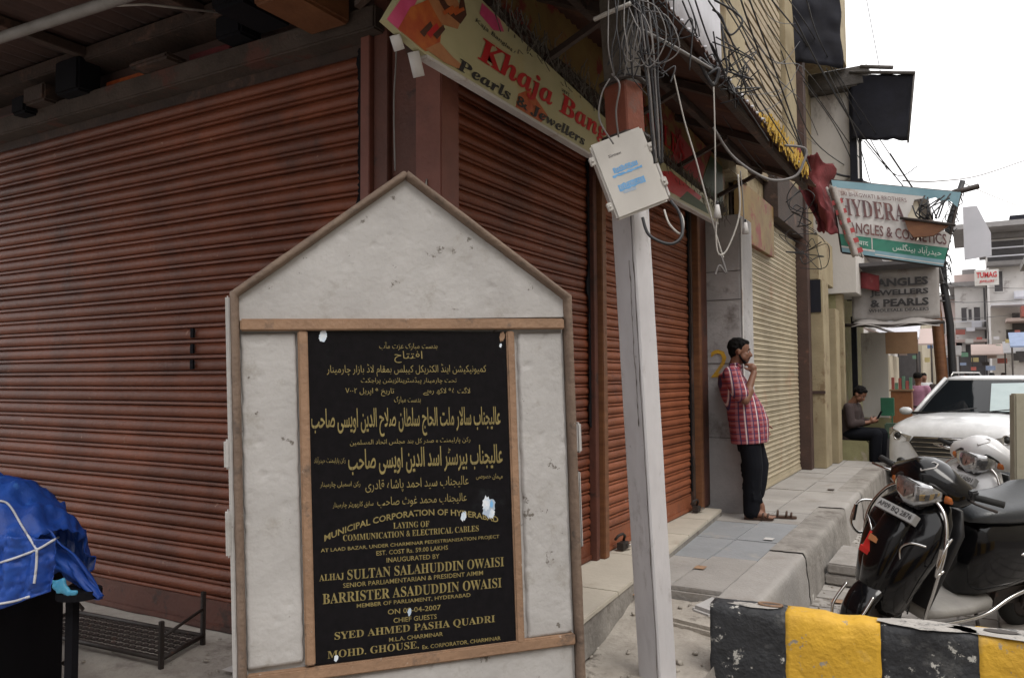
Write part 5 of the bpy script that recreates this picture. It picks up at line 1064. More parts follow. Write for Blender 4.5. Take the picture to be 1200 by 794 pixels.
# ================================================================ VEHICLES
def sring(c, rx, ry, n=24, p=2.5, axis='z', tilt=0):
    """superellipse ring; axis = normal of the ring plane"""
    c = Vector(c); o = []
    for k in range(n):
        t = 2*PI*k/n; a, b = math.cos(t), math.sin(t)
        u = math.copysign(abs(a)**(2/p), a)*rx; v = math.copysign(abs(b)**(2/p), b)*ry
        if axis == 'z': o.append(c+Vector((u, v, -u*tilt)))
        elif axis == 'x': o.append(c+Vector((v*tilt, u, v)))
        else: o.append(c+Vector((u, 0, v)))
    return o
def loft(q, st, axis='z', n=24, p=2.5, flip=False):
    q.rings([sring(c, rx, ry, n, p, axis, *t) for (c, rx, ry, *t) in st], True, True, flip); return q
def scooter(name, label, loc, rot, body, plate_text, steer, group=None):
    s = thing(name, label, 'scooter', loc, rot, group); s.scale = (1.04, 1.04, 1.04)
    Bd = lambda q, nm, m, par=None, **k: q.build(nm, m, par or s, local=True, **k)
    # wheels: x forward, y left
    def wheel(x, par_r=.215, turn=0):
        Rz = Matrix.Rotation(turn, 3, 'Z'); c = Vector((x, 0, par_r+.0))
        q = MB(); rings = []
        for i in range(28):
            a = 2*PI*i/28; cc = Vector((math.cos(a), 0, math.sin(a))); ring = []
            for k in range(12):
                b = 2*PI*k/12; ring.append(c+Rz @ (cc*((par_r-.045)+.045*math.cos(b))+Vector((0, .046*math.sin(b), 0))))
            rings.append(ring)
        rings.append(rings[0]); q.rings(rings, False, True); w_ = Bd(q, 'tyre', 'rubber', recalc=True)
        q = MB(); rr = []
        for y, r in ((-.035, .125), (-.03, .14), (.03, .14), (.035, .125)): rr.append([c+Rz @ Vector((r*math.cos(2*PI*i/24), y, r*math.sin(2*PI*i/24))) for i in range(24)])
        q.rings(rr, True, True); q.tube([c+Rz @ Vector((0, -.06, 0)), c+Rz @ Vector((0, .06, 0))], .03, 10); q.build('rim', 'iron_dark', w_, local=True, recalc=True)
        return w_
    wheel(0, turn=steer); wheel(-1.24)
    # front fender: long nose over the wheel
    Rs = Matrix.Rotation(steer, 3, 'Z')
    q = MB(); rings = []
    for i in range(15):
        a = math.radians(-8+i*13); R = .245+.02*math.sin(i*.25); cc = Vector((R*math.cos(a), 0, R*math.sin(a)+.215)); hw = .075+.012*math.sin(i/14*PI); rr = []
        for k in range(11):
            b = PI*k/10; rr.append(Rs @ (cc+Vector((math.cos(a), 0, math.sin(a)))*(.035*math.sin(b)-.05)+Vector((0, hw*math.cos(b), 0))))
        rings.append(rr)
    k = 11; q.add([v for r in rings for v in r], [(a*k+j, a*k+j+1, (a+1)*k+j+1, (a+1)*k+j) for a in range(14) for j in range(k-1)], True); Bd(q, 'front_fender', body, solid=.006, recalc=True)
    q = MB()
    for y in (-.085, .085): q.tube([Rs @ Vector((0, y, .215)), Rs @ Vector((-.10, y*.9, .50))], .018, 8)
    Bd(q, 'fork', 'iron_dark')
    # apron: broad shell, wider at shoulder height
    q = MB(); loft(q, [((-.055, 0, .27), .07, .10, .15), ((-.035, 0, .33), .11, .135, .1), ((-.03, 0, .42), .13, .165), ((-.05, 0, .54), .135, .195), ((-.085, 0, .66), .13, .225), ((-.12, 0, .76), .12, .235), ((-.16, 0, .85), .10, .215), ((-.20, 0, .92), .07, .16), ((-.22, 0, .95), .04, .10)], n=36, p=2.35)
    ap = Bd(q, 'apron', body)
    # nose crest and side recess panels
    q = MB(); loft(q, [((.035, 0, .30), .05, .05), ((.068, 0, .42), .055, .075), ((.06, 0, .56), .055, .09), ((.02, 0, .70), .06, .10), ((-.04, 0, .82), .05, .085), ((-.10, 0, .89), .03, .05)], n=22, p=2.2); Bd(q, 'nose_panel', body, ap)
    for sg in (-1, 1):
        q = MB(); q.tube(smooth([(.035, sg*.135, .60), (.03, sg*.10, .68), (.015, sg*.14, .735), (-.03, sg*.205, .74)]), .007, 6); Bd(q, 'trim_strip', 'chrome', ap)
    # leg shield inner face and guard rails (chrome tubes)
    q = MB(); loft(q, [((-.20, 0, .33), .02, .17), ((-.23, 0, .55), .02, .20), ((-.28, 0, .78), .025, .22), ((-.31, 0, .90), .02, .16)], n=24, p=3); Bd(q, 'leg_shield', 'plastic_black')
    for sg in (-1, 1):
        q = MB(); q.tube(smooth([(-.13, sg*.10, .975), (-.13, sg*.20, .90), (-.10, sg*.262, .74), (-.10, sg*.245, .50), (-.14, sg*.20, .30), (-.22, sg*.19, .24)]), .010, 8); Bd(q, 'guard_rail', 'chrome')
        q = MB(); q.tube(smooth([(-.13, sg*.262, .80), (-.05, sg*.30, .78), (-.02, sg*.30, .66), (-.06, sg*.27, .60), (-.12, sg*.262, .62)]), .008, 8); q.cbox((-.03, sg*.295, .72), (.02, .012, .10)); Bd(q, 'crash_guard', 'chrome')
    q = MB(); q.tube(smooth([Rs @ Vector(p) for p in ((.18, -.085, .42), (.27, -.085, .30), (.285, -.03, .20), (.285, .03, .20), (.27, .085, .30), (.18, .085, .42))]), .008, 8); Bd(q, 'fender_guard', 'chrome')
    # number plate with text on the apron top, sticker
    pn = Vector((.86, 0, .51)).normalized(); pu = Vector((0, 1, 0)); pv = pn.cross(pu)
    if pv.z < 0: pv = -pv
    pc = Vector((-.035, 0, .84)); q = MB(); q.obox(pc-pu*.125-pv*.028, pu*.25, pv*.056, pn*.05)
    plate = Bd(q, 'number_plate', 'plate_white', bevel=.002)
    letters(plate, plate_text, pc-pu*.112-pv*.017+pn*.0515, pu, pv, .224, .034, 'sign_ink', local=True, bold=.02)
    q = MB(); q.cbox((-.10, .03, .905), (.06, .10, .03)); q.tube([(-.08, -.08, .90), (-.06, .06, .905)], .012, 6); Bd(q, 'plate_clamp', 'plastic_black', bevel=.006)
    if body == 'scooter_black':
        q = MB(); q.obox((.090, -.085, .61), (-.0, .10, .0), (-.038, 0, .095), (.010, 0, .003)); q.obox((.094, -.100, .592), (0, .07, -.005), (-.006, 0, .03), (.010, 0, 0)); Bd(q, 'red_sticker', 'sticker_red', ap)
        q = MB(); q.obox((.0775, -.067, .668), (0, .060, .0), (-.012, 0, .030), (.0125, 0, .003)); Bd(q, 'sticker_print', 'sign_skin', ap)
    # steering head group: rotates with steer about the column at x=-.22
    H = Matrix.Rotation(steer, 3, 'Z'); hc = Vector((-.24, 0, 0))
    def Hh(v): return hc+H @ (Vector(v))
    def hl_(st, nm, m, par, p=2.4, n=24, **k):
        q = MB(); rr = []
        for (c, rx, ry) in st: rr.append([Hh(v) for v in sring(c, rx, ry, n, p, 'y')])
        q.rings(rr, True, True); return Bd(q, nm, m, par, recalc=True, **k)
    head = hl_([((.01, -.235, 1.005), .025, .022), ((.02, -.20, 1.005), .07, .062), ((.03, -.14, 1.015), .085, .085), ((.05, -.07, 1.025), .115, .120), ((.055, 0, 1.03), .125, .130), ((.05, .07, 1.025), .115, .120), ((.03, .14, 1.015), .085, .085), ((.02, .20, 1.005), .07, .062), ((.01, .235, 1.005), .025, .022)], 'handlebar_cowl', body, None)
    hl_([((.105, -.135, .995), .030, .028), ((.135, -.09, .985), .040, .060), ((.155, -.03, .970), .045, .078), ((.155, .03, .970), .045, .078), ((.135, .09, .985), .040, .060), ((.105, .135, .995), .030, .028)], 'headlight', 'lens_clear', head, p=2.8)
    for yy in (-.075, -.025, .025, .075):
        q = MB(); q.tube([Hh((.196-abs(yy)*.40, yy, .925+abs(yy)*.3)), Hh((.212-abs(yy)*.45, yy*1.02, .97)), Hh((.196-abs(yy)*.40, yy, 1.025-abs(yy)*.2))], .004, 5); Bd(q, 'lens_rib', 'iron_dark', head)
    q = MB(); q.tube([Hh((.10, -.155, 1.005)), Hh((.150, -.10, 1.045)), Hh((.165, 0, 1.052)), Hh((.150, .10, 1.045)), Hh((.10, .155, 1.005))], .008, 6); Bd(q, 'lens_rim', 'plastic_black', head)
    for sg in (-1, 1):
        hl_([((.088, sg*.148, .985), .030, .030), ((.072, sg*.175, .985), .030, .028), ((.058, sg*.200, .99), .016, .016)], 'indicator', 'lens_orange', head)
        q = MB(); q.tube([Hh((.0, sg*.20, 1.01)), Hh((-.025, sg*.27, 1.015)), Hh((-.05, sg*.365, 1.02))], [.016, .018, .018], 10); Bd(q, 'grip', 'rubber', head)
        q = MB(); q.tube([Hh((.02, sg*.20, 1.0)), Hh((.035, sg*.27, .995)), Hh((.01, sg*.37, .99))], [.010, .007, .008], 8); Bd(q, 'brake_lever', 'iron_dark' if sg > 0 else 'chrome', head)
        q = MB(); q.cbox(Hh((.0, sg*.215, 1.02)), (.07, .05, .06), (0, 0, steer)); Bd(q, 'switchgear', 'plastic_black', head, bevel=.008)
    # decal heart on the cowl
    q = MB(); 
    pts = [(.0, -.030), (-.032, .006), (-.028, .026), (-.012, .028), (0, .014), (.012, .028), (.028, .026), (.032, .006)]
    P = [Hh((.125-y*1.3, x*1.5+.02, 1.128+y*.8)) for x, y in pts]; q.tube(P+[P[0]], .004, 5); Bd(q, 'heart_outline', 'banner_white', head)
    # floorboard
    q = MB(); loft(q, [((-.22, 0, .285), .15, .045), ((-.35, 0, .275), .165, .035), ((-.55, 0, .275), .17, .035), ((-.72, 0, .29), .16, .05)], axis='x', n=20, p=4); Bd(q, 'floorboard', 'footboard', recalc=True)
    for sg in (-1, 1):
        q = MB(); q.tube(smooth([(-.20, sg*.19, .245), (-.40, sg*.20, .25), (-.62, sg*.20, .27), (-.80, sg*.205, .36), (-1.05, sg*.21, .43), (-1.3, sg*.20, .50)]), .012, 8); Bd(q, 'side_rail', 'chrome')
    # rear body, seat
    q = MB(); loft(q, [((-.56, 0, .52), .10, .21, .0), ((-.64, 0, .55), .165, .25), ((-.80, 0, .57), .205, .245), ((-1.05, 0, .60), .215, .220), ((-1.30, 0, .64), .200, .185), ((-1.50, 0, .69), .16, .125), ((-1.66, 0, .74), .09, .065), ((-1.72, 0, .75), .04, .03)], axis='x', n=30, p=2.6); rear = Bd(q, 'rear_body', body, recalc=True)
    for sg in (-1, 1):
        q = MB(); q.tube(smooth([(-.80, sg*.203, .62), (-1.05, sg*.212, .66), (-1.30, sg*.190, .72)]), [.004]+[.011]*15+[.004], 6); Bd(q, 'body_stripe', 'chrome', rear)
    q = MB(); loft(q, [((-.52, 0, .80), .08, .030), ((-.60, 0, .82), .135, .050), ((-.76, 0, .825), .165, .060), ((-.98, 0, .83), .180, .062), ((-1.10, 0, .865), .180, .068), ((-1.28, 0, .88), .165, .062), ((-1.45, 0, .865), .125, .048), ((-1.54, 0, .85), .07, .025)], axis='x', n=28, p=2.8); Bd(q, 'seat', 'seat_vinyl', recalc=True)
    q = MB(); q.tube(smooth([(-1.28, -.16, .86), (-1.50, -.16, .93), (-1.66, -.08, .90), (-1.66, .08, .90), (-1.50, .16, .93), (-1.28, .16, .86)]), .014, 8); Bd(q, 'grab_rail', 'chrome')
    q = MB(); q.cbox((-1.70, 0, .74), (.06, .16, .07)); Bd(q, 'tail_lamp', 'sticker_red', rear, bevel=.015)
    # engine, exhaust, stand
    q = MB(); q.cbox((-1.05, -.02, .27), (.42, .17, .17)); q.cbox((-1.22, .10, .25), (.30, .07, .14)); Bd(q, 'engine', 'iron_dark', bevel=.03)
    q = MB(); q.tube([(-.95, -.14, .24), (-1.15, -.17, .25), (-1.60, -.18, .31)], [.03, .05, .048], 14); Bd(q, 'exhaust', 'iron_dark')
    q = MB(); q.tube([(-.62, .14, .25), (-.60, .26, .03)], .010, 8); Bd(q, 'side_stand', 'iron_dark')
    q = MB(); q.tube(smooth([Hh((.02, -.05, .95)), (-.12, -.10, .90), (-.10, -.16, .6)]), .006, 6); Bd(q, 'cable', 'cable_black')
    return s
import mathutils
def srot(heading, lean):
    # heading: direction of +x (front) measured from +X axis; lean to the rider's left
    Rm = Matrix.Rotation(heading, 3, 'Z') @ Matrix.Rotation(-lean, 3, 'X'); return Rm.to_euler()
SH = math.radians(-90-38+180-180)   # front points to -Y, toward -X
hd = math.atan2(-.79, -.62)
scooter('scooter', 'black scooter with a clear headlight, red sticker and a light number plate on its apron', (-.57, 5.20, .0), srot(hd, math.radians(15)), 'scooter_black', 'AP09 BQ 2876', math.radians(8))
scooter('scooter', 'white scooter parked behind the black one, in front of the white car', (-.24, 6.95, 0), srot(math.atan2(-.80, -.60), math.radians(12)), 'scooter_white', 'AP11 W 6001', math.radians(10))

# white car
car = thing('car', 'white compact SUV facing the camera, parked beyond the scooters', 'car', (-.25, 12.0, 0), (0, 0, math.radians(-16)))
CB = lambda q, nm, m, par=None, **k: q.build(nm, m, par or car, local=True, **k)
def crow(y, hw, zb, zt, crown=.03, sh=.10):
    """cross-section of the lower body at depth y"""
    return [Vector((x, y, z)) for x, z in ((-hw*.93, zb), (-hw, zb+.12), (-hw, (zb+zt)/2), (-hw*.985, zt-sh*1.9), (-hw*.92, zt-sh*.75), (-hw*.78, zt-sh*.12), (-hw*.4, zt+crown*.8), (0, zt+crown), (hw*.4, zt+crown*.8), (hw*.78, zt-sh*.12), (hw*.92, zt-sh*.75), (hw*.985, zt-sh*1.9), (hw, (zb+zt)/2), (hw, zb+.12), (hw*.93, zb), (0, zb))]
q = MB(); q.rings([crow(y, *a) for y, *a in ((.00, .64, .34, .80, .01, .06), (.03, .74, .26, .88, .02, .06), (.10, .81, .22, .95, .03, .08), (.22, .855, .20, .995, .035), (.45, .88, .2, 1.03, .04), (.8, .89, .2, 1.06, .04), (1.02, .89, .2, 1.075, .03), (1.6, .89, .2, 1.07, .0), (3.4, .89, .2, 1.07, .0), (4.0, .86, .22, 1.05, 0), (4.2, .78, .3, .98, 0))], True, True); body = CB(q, 'body', 'car_white', recalc=True)
def foot(z, hw, y0, y1, r=.12):
    P = []
    for cx, cy, a0 in ((hw-r, y0+r, -90), (hw-r, y1-r, 0), (-hw+r, y1-r, 90), (-hw+r, y0+r, 180)):
        for k in range(6): a = math.radians(a0+18*k); P.append(Vector((cx+r*math.cos(a), cy+r*math.sin(a), z)))
    # bow the windscreen forward in the middle
    return [Vector((p.x, p.y-.10*(1-(p.x/hw)**2)*(p.y < (y0+y1)/2), p.z)) for p in P]
q = MB(); q.rings([foot(1.04, .79, .98, 4.05), foot(1.30, .70, 1.36, 3.95), foot(1.55, .59, 1.74, 3.78)], False, True); gh = CB(q, 'glasshouse', 'car_glass', recalc=True)
q = MB(); q.rings([foot(1.545, .60, 1.73, 3.80), foot(1.585, .585, 1.79, 3.74), foot(1.61, .52, 1.95, 3.6), foot(1.615, .2, 2.4, 3.2)], True, True); CB(q, 'roof', 'car_white', recalc=True)
for sg in (-1, 1):
    q = MB(); q.tube([(sg*.79, 1.02, 1.05), (sg*.69, 1.38, 1.31), (sg*.575, 1.76, 1.57)], .030, 8); CB(q, 'windscreen_pillar', 'car_white')
    q = MB(); q.tube([(sg*.54, 1.9, 1.61), (sg*.54, 2.0, 1.66), (sg*.54, 3.3, 1.66), (sg*.54, 3.4, 1.61)], .014, 6); CB(q, 'roof_rail', 'chrome')
    q = MB(); q.ball((sg*.96, 1.18, 1.09), .085, 16, (1.15, .55, .72)); m_ = CB(q, 'mirror', 'car_white'); q = MB(); q.tube([(sg*.84, 1.2, 1.06), (sg*.93, 1.18, 1.07)], .02, 6); CB(q, 'mirror_stalk', 'plastic_black', m_)
    # headlight
    q = MB(); pts = [(.47, .80), (.60, .83), (.72, .885), (.80, .90), (.815, .82), (.76, .73), (.62, .71), (.50, .73)]
    front = lambda x: .006+.20*max(0, (abs(x)-.50)/.38)**2.2
    q.add([Vector((sg*x, front(x)-.022-.0*z, z)) for x, z in pts]+[Vector((sg*x, front(x)+.10, z)) for x, z in pts], [list(range(8)) if sg < 0 else list(range(7, -1, -1))]+[(i, (i+1) % 8, (i+1) % 8+8, i+8) for i in range(8)]); hlp = CB(q, 'headlight', 'lens_clear', recalc=True)
    q = MB(); c = Vector((sg*.66, .015, .80)); q.tube([c+Vector((.055*math.cos(t*PI/10), 0, .055*math.sin(t*PI/10))) for t in range(21)], .010, 6); CB(q, 'lamp_ring', 'chrome', hlp)
    q = MB(); q.tube([c+Vector((0, -.005, 0)), c+Vector((0, .02, 0))], .042, 14); CB(q, 'lamp_projector', 'grille_dark', hlp)
    q = MB(); q.tube([(sg*.62, -.015, .45), (sg*.62, .01, .45)], .055, 14); CB(q, 'fog_lamp', 'grille_dark')
# grille
q = MB(); q.prism([(-.44, -.020, .80), (-.50, -.020, .72), (-.38, -.020, .53), (.38, -.020, .53), (.50, -.020, .72), (.44, -.020, .80)], (0, .06, 0)); gr = CB(q, 'grille', 'grille_dark')
for z, hw in ((.785, .44), (.725, .47), (.665, .44), (.605, .41), (.55, .38)):
    q = MB(); q.tube([(-hw, -.028, z), (hw, -.028, z)], .011, 6); CB(q, 'grille_bar', 'chrome', gr)
q = MB(); c = Vector((0, -.045, .70)); q.tube([c+Vector((.075*math.cos(t*PI/12), 0, .045*math.sin(t*PI/12))) for t in range(25)], .009, 6); q.tube([c+Vector((-.035, 0, -.03)), c+Vector((-.02, 0, .03))], .008, 6); q.tube([c+Vector((.02, 0, -.03)), c+Vector((.035, 0, .03))], .008, 6); q.tube([c+Vector((-.03, 0, 0)), c+Vector((.03, 0, .005))], .008, 6); CB(q, 'emblem', 'chrome', gr)
q = MB(); q.obox((-.66, -.012, .36), (1.32, 0, 0), (0, 0, .10), (0, .05, 0)); CB(q, 'lower_intake', 'grille_dark', bevel=.01)
q = MB(); q.obox((-.26, -.035, .42), (.52, 0, 0), (0, 0, .11), (0, .02, 0)); CB(q, 'number_plate', 'plate_white', bevel=.004)
q = MB(); q.tube([(-.78, .95, 1.075), (0, .83, 1.095), (.78, .95, 1.075)], .018, 6); CB(q, 'cowl', 'plastic_black')
for x0, x1 in ((-.35, .05), (.1, .55)):
    q = MB(); q.tube([(x0, .90, 1.10), (x1, 1.0, 1.16)], .008, 5); CB(q, 'wiper', 'plastic_black')
# pale sheet on the right of the windscreen, painting in a sky reflection
q = MB(); q.add([Vector((x, yy, zz)) for x, yy, zz in ((.22, .985, 1.12), (.66, 1.06, 1.12), (.55, 1.63, 1.51), (.10, 1.56, 1.50))], [(0, 1, 2, 3)]); CB(q, 'sky_reflection', 'car_glass_reflection', solid=.004)
for x in (-.89, .89):
    for y in (.85, 3.45):
        q = MB(); sg = 1 if x > 0 else -1; q.rings([[Vector((x-sg*d, y+r*math.cos(2*PI*i/24), .33+r*math.sin(2*PI*i/24))) for i in range(24)] for d, r in ((-.005, .18), (-.01, .29), (.0, .33), (.2, .33))], True, True); w_ = CB(q, 'tyre', 'rubber', recalc=True)
        q = MB(); q.rings([[Vector((x-sg*d, y+r*math.cos(2*PI*i/18), .33+r*math.sin(2*PI*i/18))) for i in range(18)] for d, r in ((-.02, .06), (-.015, .2))], True, True); CB(q, 'rim', 'chrome', w_, recalc=True)

# ================================================================ PEOPLE
def limb(q, pts, rs, n=16):
    pts = [Vector(p) for p in pts]
    for i in range(len(pts)-1): q.tube([pts[i], pts[i].lerp(pts[i+1], .5), pts[i+1]], [rs[i], (rs[i]+rs[i+1])/2, rs[i+1]], n)
    for p, r in zip(pts, rs): q.ball(p, r*1.0, n)
def ell(q, st, n=24):
    """torso: rings (centre, half-depth x, half-width y)"""
    q.rings([[Vector(c)+Vector((rx*math.cos(2*PI*k/n), ry*math.sin(2*PI*k/n), 0)) for k in range(n)] for c, rx, ry in st], True, True)
def hand(q, wrist, tip, palm_n, s=1.0, curl=.5, side=1):
    """palm plus four fingers of unequal length and a thumb, from the wrist toward tip; fingers curl about palm_n"""
    w_ = Vector(wrist); d = (Vector(tip)-w_).normalized(); n = Vector(palm_n); n = (n-d*n.dot(d)).normalized(); sd = d.cross(n)*side
    q.ball(w_+d*.045*s, .042*s, 14, (1, 1, 1)); 
    for k, (o, L) in enumerate(((-.030, .068), (-.010, .080), (.011, .076), (.030, .060))):
        b0 = w_+d*.078*s+sd*o*s; a = curl*1.0; d1 = (d*math.cos(a)+n*math.sin(a)); d2 = (d*math.cos(a*2.1)+n*math.sin(a*2.1))
        p1 = b0+d1*L*.5*s; p2 = p1+d2*L*.5*s; limb(q, [w_+d*.04*s+sd*o*.8*s, b0, p1, p2], [.013*s, .0105*s, .0095*s, .0080*s], 10)
    t0 = w_+d*.030*s-sd*.030*s; t1 = t0+(d*.5-sd*.75+n*.35).normalized()*.036*s; t2 = t1+(d*.8-sd*.2+n*.5).normalized()*.028*s; limb(q, [t0, t1, t2], [.014*s, .0115*s, .0095*s], 10)
def head_parts(q, hc, fd, tilt=0):
    """head volumes: fd facing direction"""
    fx = Vector(fd).normalized(); up = Vector((0, 0, 1)); up = (up-fx*up.dot(fx)).normalized(); ly = up.cross(fx)
    P = lambda a, b, c: Vector(hc)+fx*a+ly*b+up*c
    q.ball(P(-.012, 0, .028), .094, 20, (1.04, .86, 1.02)); q.ball(P(.030, 0, -.030), .068, 18, (.95, .92, 1.15)); q.ball(P(.052, 0, -.085), .036, 14, (1, 1.0, .9))
    for s_ in (-1, 1):
        q.ball(P(.040, s_*.038, -.055), .036, 12); q.ball(P(-.002, s_*.082, -.012), .024, 12, (.75, .45, 1.25)); q.ball(P(.070, s_*.028, .008), .020, 10, (.6, 1.2, .6)); q.ball(P(.060, s_*.040, -.028), .024, 10)
    q.tube([P(.083, 0, .008), P(.100, 0, -.018), P(.108, 0, -.033)], [.010, .012, .015], 10); q.ball(P(.106, 0, -.034), .015, 10); q.ball(P(.094, .011, -.036), .010, 8); q.ball(P(.094, -.011, -.036), .010, 8)
    q.tube([P(.082, -.024, -.062), P(.092, 0, -.060), P(.082, .024, -.062)], .009, 8); q.tube([P(.080, -.020, -.072), P(.088, 0, -.072), P(.080, .020, -.072)], .009, 8)
    return P
def hair_parts(person_o, P, fuzz=.0, beard=True, m='hair'):
    q = MB(); q.ball(P(-.022, 0, .038), .096, 20, (1.0, .88, .98)); q.ball(P(-.045, 0, .0), .072, 16, (.9, 1.0, 1.1)); q.ball(P(.032, 0, .080), .046, 14, (1.1, 1.2, .7)); q.ball(P(-.056, 0, -.05), .044, 12, (.7, 1.05, .9))
    for k in range(60):
        a, b = random.uniform(-1, 1), random.uniform(-.2, 1); v = Vector((a-.25, random.uniform(-1, 1), b)).normalized(); q.ball(P(-.022+v.x*.092, v.y*.082, .038+v.z*.090), random.uniform(.010, .016), 6)
    fuse(q, .007, 'hair', m, person_o)
    if beard:
        q = MB()
        for s_ in (-1, 1): q.tube([P(.002, s_*.072, -.03), P(.022, s_*.066, -.066), P(.050, s_*.040, -.100), P(.066, 0, -.114)], [.007, .011, .016, .019], 10)
        q.tube([P(.086, -.026, -.068), P(.094, -.012, -.050), P(.097, .0, -.048), P(.094, .012, -.050), P(.086, .026, -.068)], .007, 8)
        fuse(q, .006, 'beard', m, person_o)
    for s_ in (-1, 1):
        q = MB(); q.ball(P(.0775, s_*.031, -.004), .0078, 10); e = q.build('eye', 'banner_white', person_o, local=True); q = MB(); q.ball(P(.082, s_*.031, -.004), .0052, 8); q.build('iris', 'hair', e, local=True)
        q = MB(); q.tube([P(.083, s_*.016, .020), P(.088, s_*.034, .024), P(.078, s_*.052, .016)], [.003, .005, .003], 8); q.build('eyebrow', m, person_o, local=True)

# leaning man: local +x = facing direction
man = thing('person', 'bearded man in red plaid shirt leaning by the grey pilaster, hand at his mouth', 'person', (-1.725, 7.31, .36), (0, math.radians(-3.5), math.radians(12))); man.scale = (.965, .965, .965)
q = MB()
P = head_parts(q, (.012, -.005, 1.555), (1, -.06, -.16))
limb(q, [(-.055, 0, 1.36), (-.035, -.005, 1.45), (-.01, -.008, 1.50)], [.062, .056, .055])
ell(q, [((-.02, 0, .80), .09, .13), ((.0, 0, .95), .11, .15), ((-.03, 0, 1.10), .10, .15), ((-.06, 0, 1.25), .10, .17), ((-.07, 0, 1.36), .075, .16)])
ra = [(-.085, -.19, 1.345), (.030, -.235, 1.10), (.125, -.115, 1.345)]; limb(q, ra, [.052, .041, .028]); limb(q, [(.030, -.235, 1.10), (.070, -.19, 1.18)], [.043, .045])
hand(q, (.125, -.115, 1.345), (.090, -.070, 1.47), (-.4, .5, .1), 1.0, .75, -1)
la = [(-.075, .185, 1.345), (-.01, .235, 1.07), (.16, .20, .86)]; limb(q, la, [.050, .041, .028]); hand(q, (.16, .20, .86), (.185, .18, .74), (.2, -.8, 0), 1.0, .5, 1)
# legs and feet
limb(q, [(.02, -.09, .86), (.045, -.095, .48), (.0, -.085, .10)], [.088, .055, .036]); limb(q, [(.02, .09, .86), (.10, .06, .49), (.075, -.015, .20)], [.088, .055, .036])
limb(q, [(-.035, -.085, .045), (.06, -.09, .05), (.135, -.10, .028)], [.036, .036, .026])
for k in range(5): limb(q, [(.13, -.135+.017*k, .026), (.175+.008*min(k, 3)+(.006 if k == 4 else 0), -.139+.018*k, .018)], [.012, .0095 if k < 4 else .012], 8)
limb(q, [(.055, -.025, .200), (.085, -.03, .11), (.088, -.03, .045), (.115, -.03, .020)], [.034, .036, .034, .020])
for k in range(5): limb(q, [(.11, -.062+.016*k, .016), (.150+.003*k, -.064+.017*k, .012)], [.012, .009], 8)
fuse(q, .0075, 'body', 'skin', man, smooth=3)
hair_parts(man, P)
q = MB()
ell(q, [((.030, 0, .695), .170, .21), ((.04, 0, .78), .172, .208), ((.045, 0, .90), .175, .202), ((.015, 0, 1.02), .168, .196), ((-.035, 0, 1.14), .158, .196), ((-.075, 0, 1.26), .140, .20), ((-.09, 0, 1.34), .112, .19), ((-.065, 0, 1.395), .07, .12), ((-.05, 0, 1.425), .06, .07)], 32)
limb(q, [(-.075, -.175, 1.34), (-.035, -.215, 1.225), (-.008, -.228, 1.165)], [.083, .078, .080]); limb(q, [(-.075, .175, 1.34), (-.05, .21, 1.22), (-.035, .22, 1.16)], [.075, .070, .072])
for k in range(9):
    a = random.uniform(0, 2*PI); q.tube([(.03+.155*math.cos(a), .19*math.sin(a), .72), (.0+.15*math.cos(a+.15), .178*math.sin(a+.15), 1.0)], [.017, .006], 8)
fuse(q, .010, 'shirt', 'plaid_shirt', man, smooth=4)
q = MB(); q.tube([(-.09, -.05, 1.43), (-.02, -.07, 1.435), (.015, -.02, 1.40)], .015, 8); q.tube([(-.09, .05, 1.43), (-.02, .07, 1.435), (.015, .0, 1.40)], .015, 8); fuse(q, .007, 'collar', 'plaid_shirt', man)
q = MB()
ell(q, [((.02, 0, .62), .10, .14), ((.02, 0, .72), .11, .14), ((.02, 0, .92), .10, .13)])
limb(q, [(.02, -.085, .84), (.035, -.095, .66), (.045, -.10, .48), (.02, -.095, .28), (.0, -.085, .075)], [.096, .100, .090, .080, .076]); limb(q, [(.02, .085, .84), (.06, .08, .66), (.10, .055, .49), (.08, .01, .33), (.055, -.015, .235)], [.096, .100, .088, .078, .074])
for k in range(10):
    z = random.uniform(.12, .6); s_ = random.choice((-1,)); q.tube([(-.06, -.09, z), (.03, -.17, z+.03), (.10, -.10, z-.01)], .016, 8)
fuse(q, .010, 'trousers', 'trouser_black', man, smooth=3)
def sandal(parent, o, yawd, name):
    R = Matrix.Rotation(yawd, 3, 'Z'); o = Vector(o); q = MB()
    st = [(-.125, .030), (-.10, .038), (-.03, .036), (.05, .046), (.10, .045), (.135, .028)]
    for z0, z1 in ((0, .018),):
        pts = [(x, w_) for x, w_ in st]+[(x, -w_) for x, w_ in st[::-1]]; q.prism([o+R @ Vector((x, y, z0)) for x, y in pts], (0, 0, z1))
    for x0, h in ((.045, .055), (.085, .045), (-.03, .060)):
        q.tube([o+R @ Vector((x0, .044, .015)), o+R @ Vector((x0+.005, .028, h)), o+R @ Vector((x0+.005, -.028, h)), o+R @ Vector((x0, -.044, .015))], .010, 8)
    return q
q = sandal(man, (.055, -.09, .001), -.1, 'sandal'); q.build('sandal', 'leather_brown', man, local=True)
q = sandal(None, (-1.50, 7.42, .363), .15, 's'); tag(q.build('sandal', 'leather_brown', None, bevel=.003), 'empty dark brown sandal on the slabs just right of the leaning man', 'sandal')

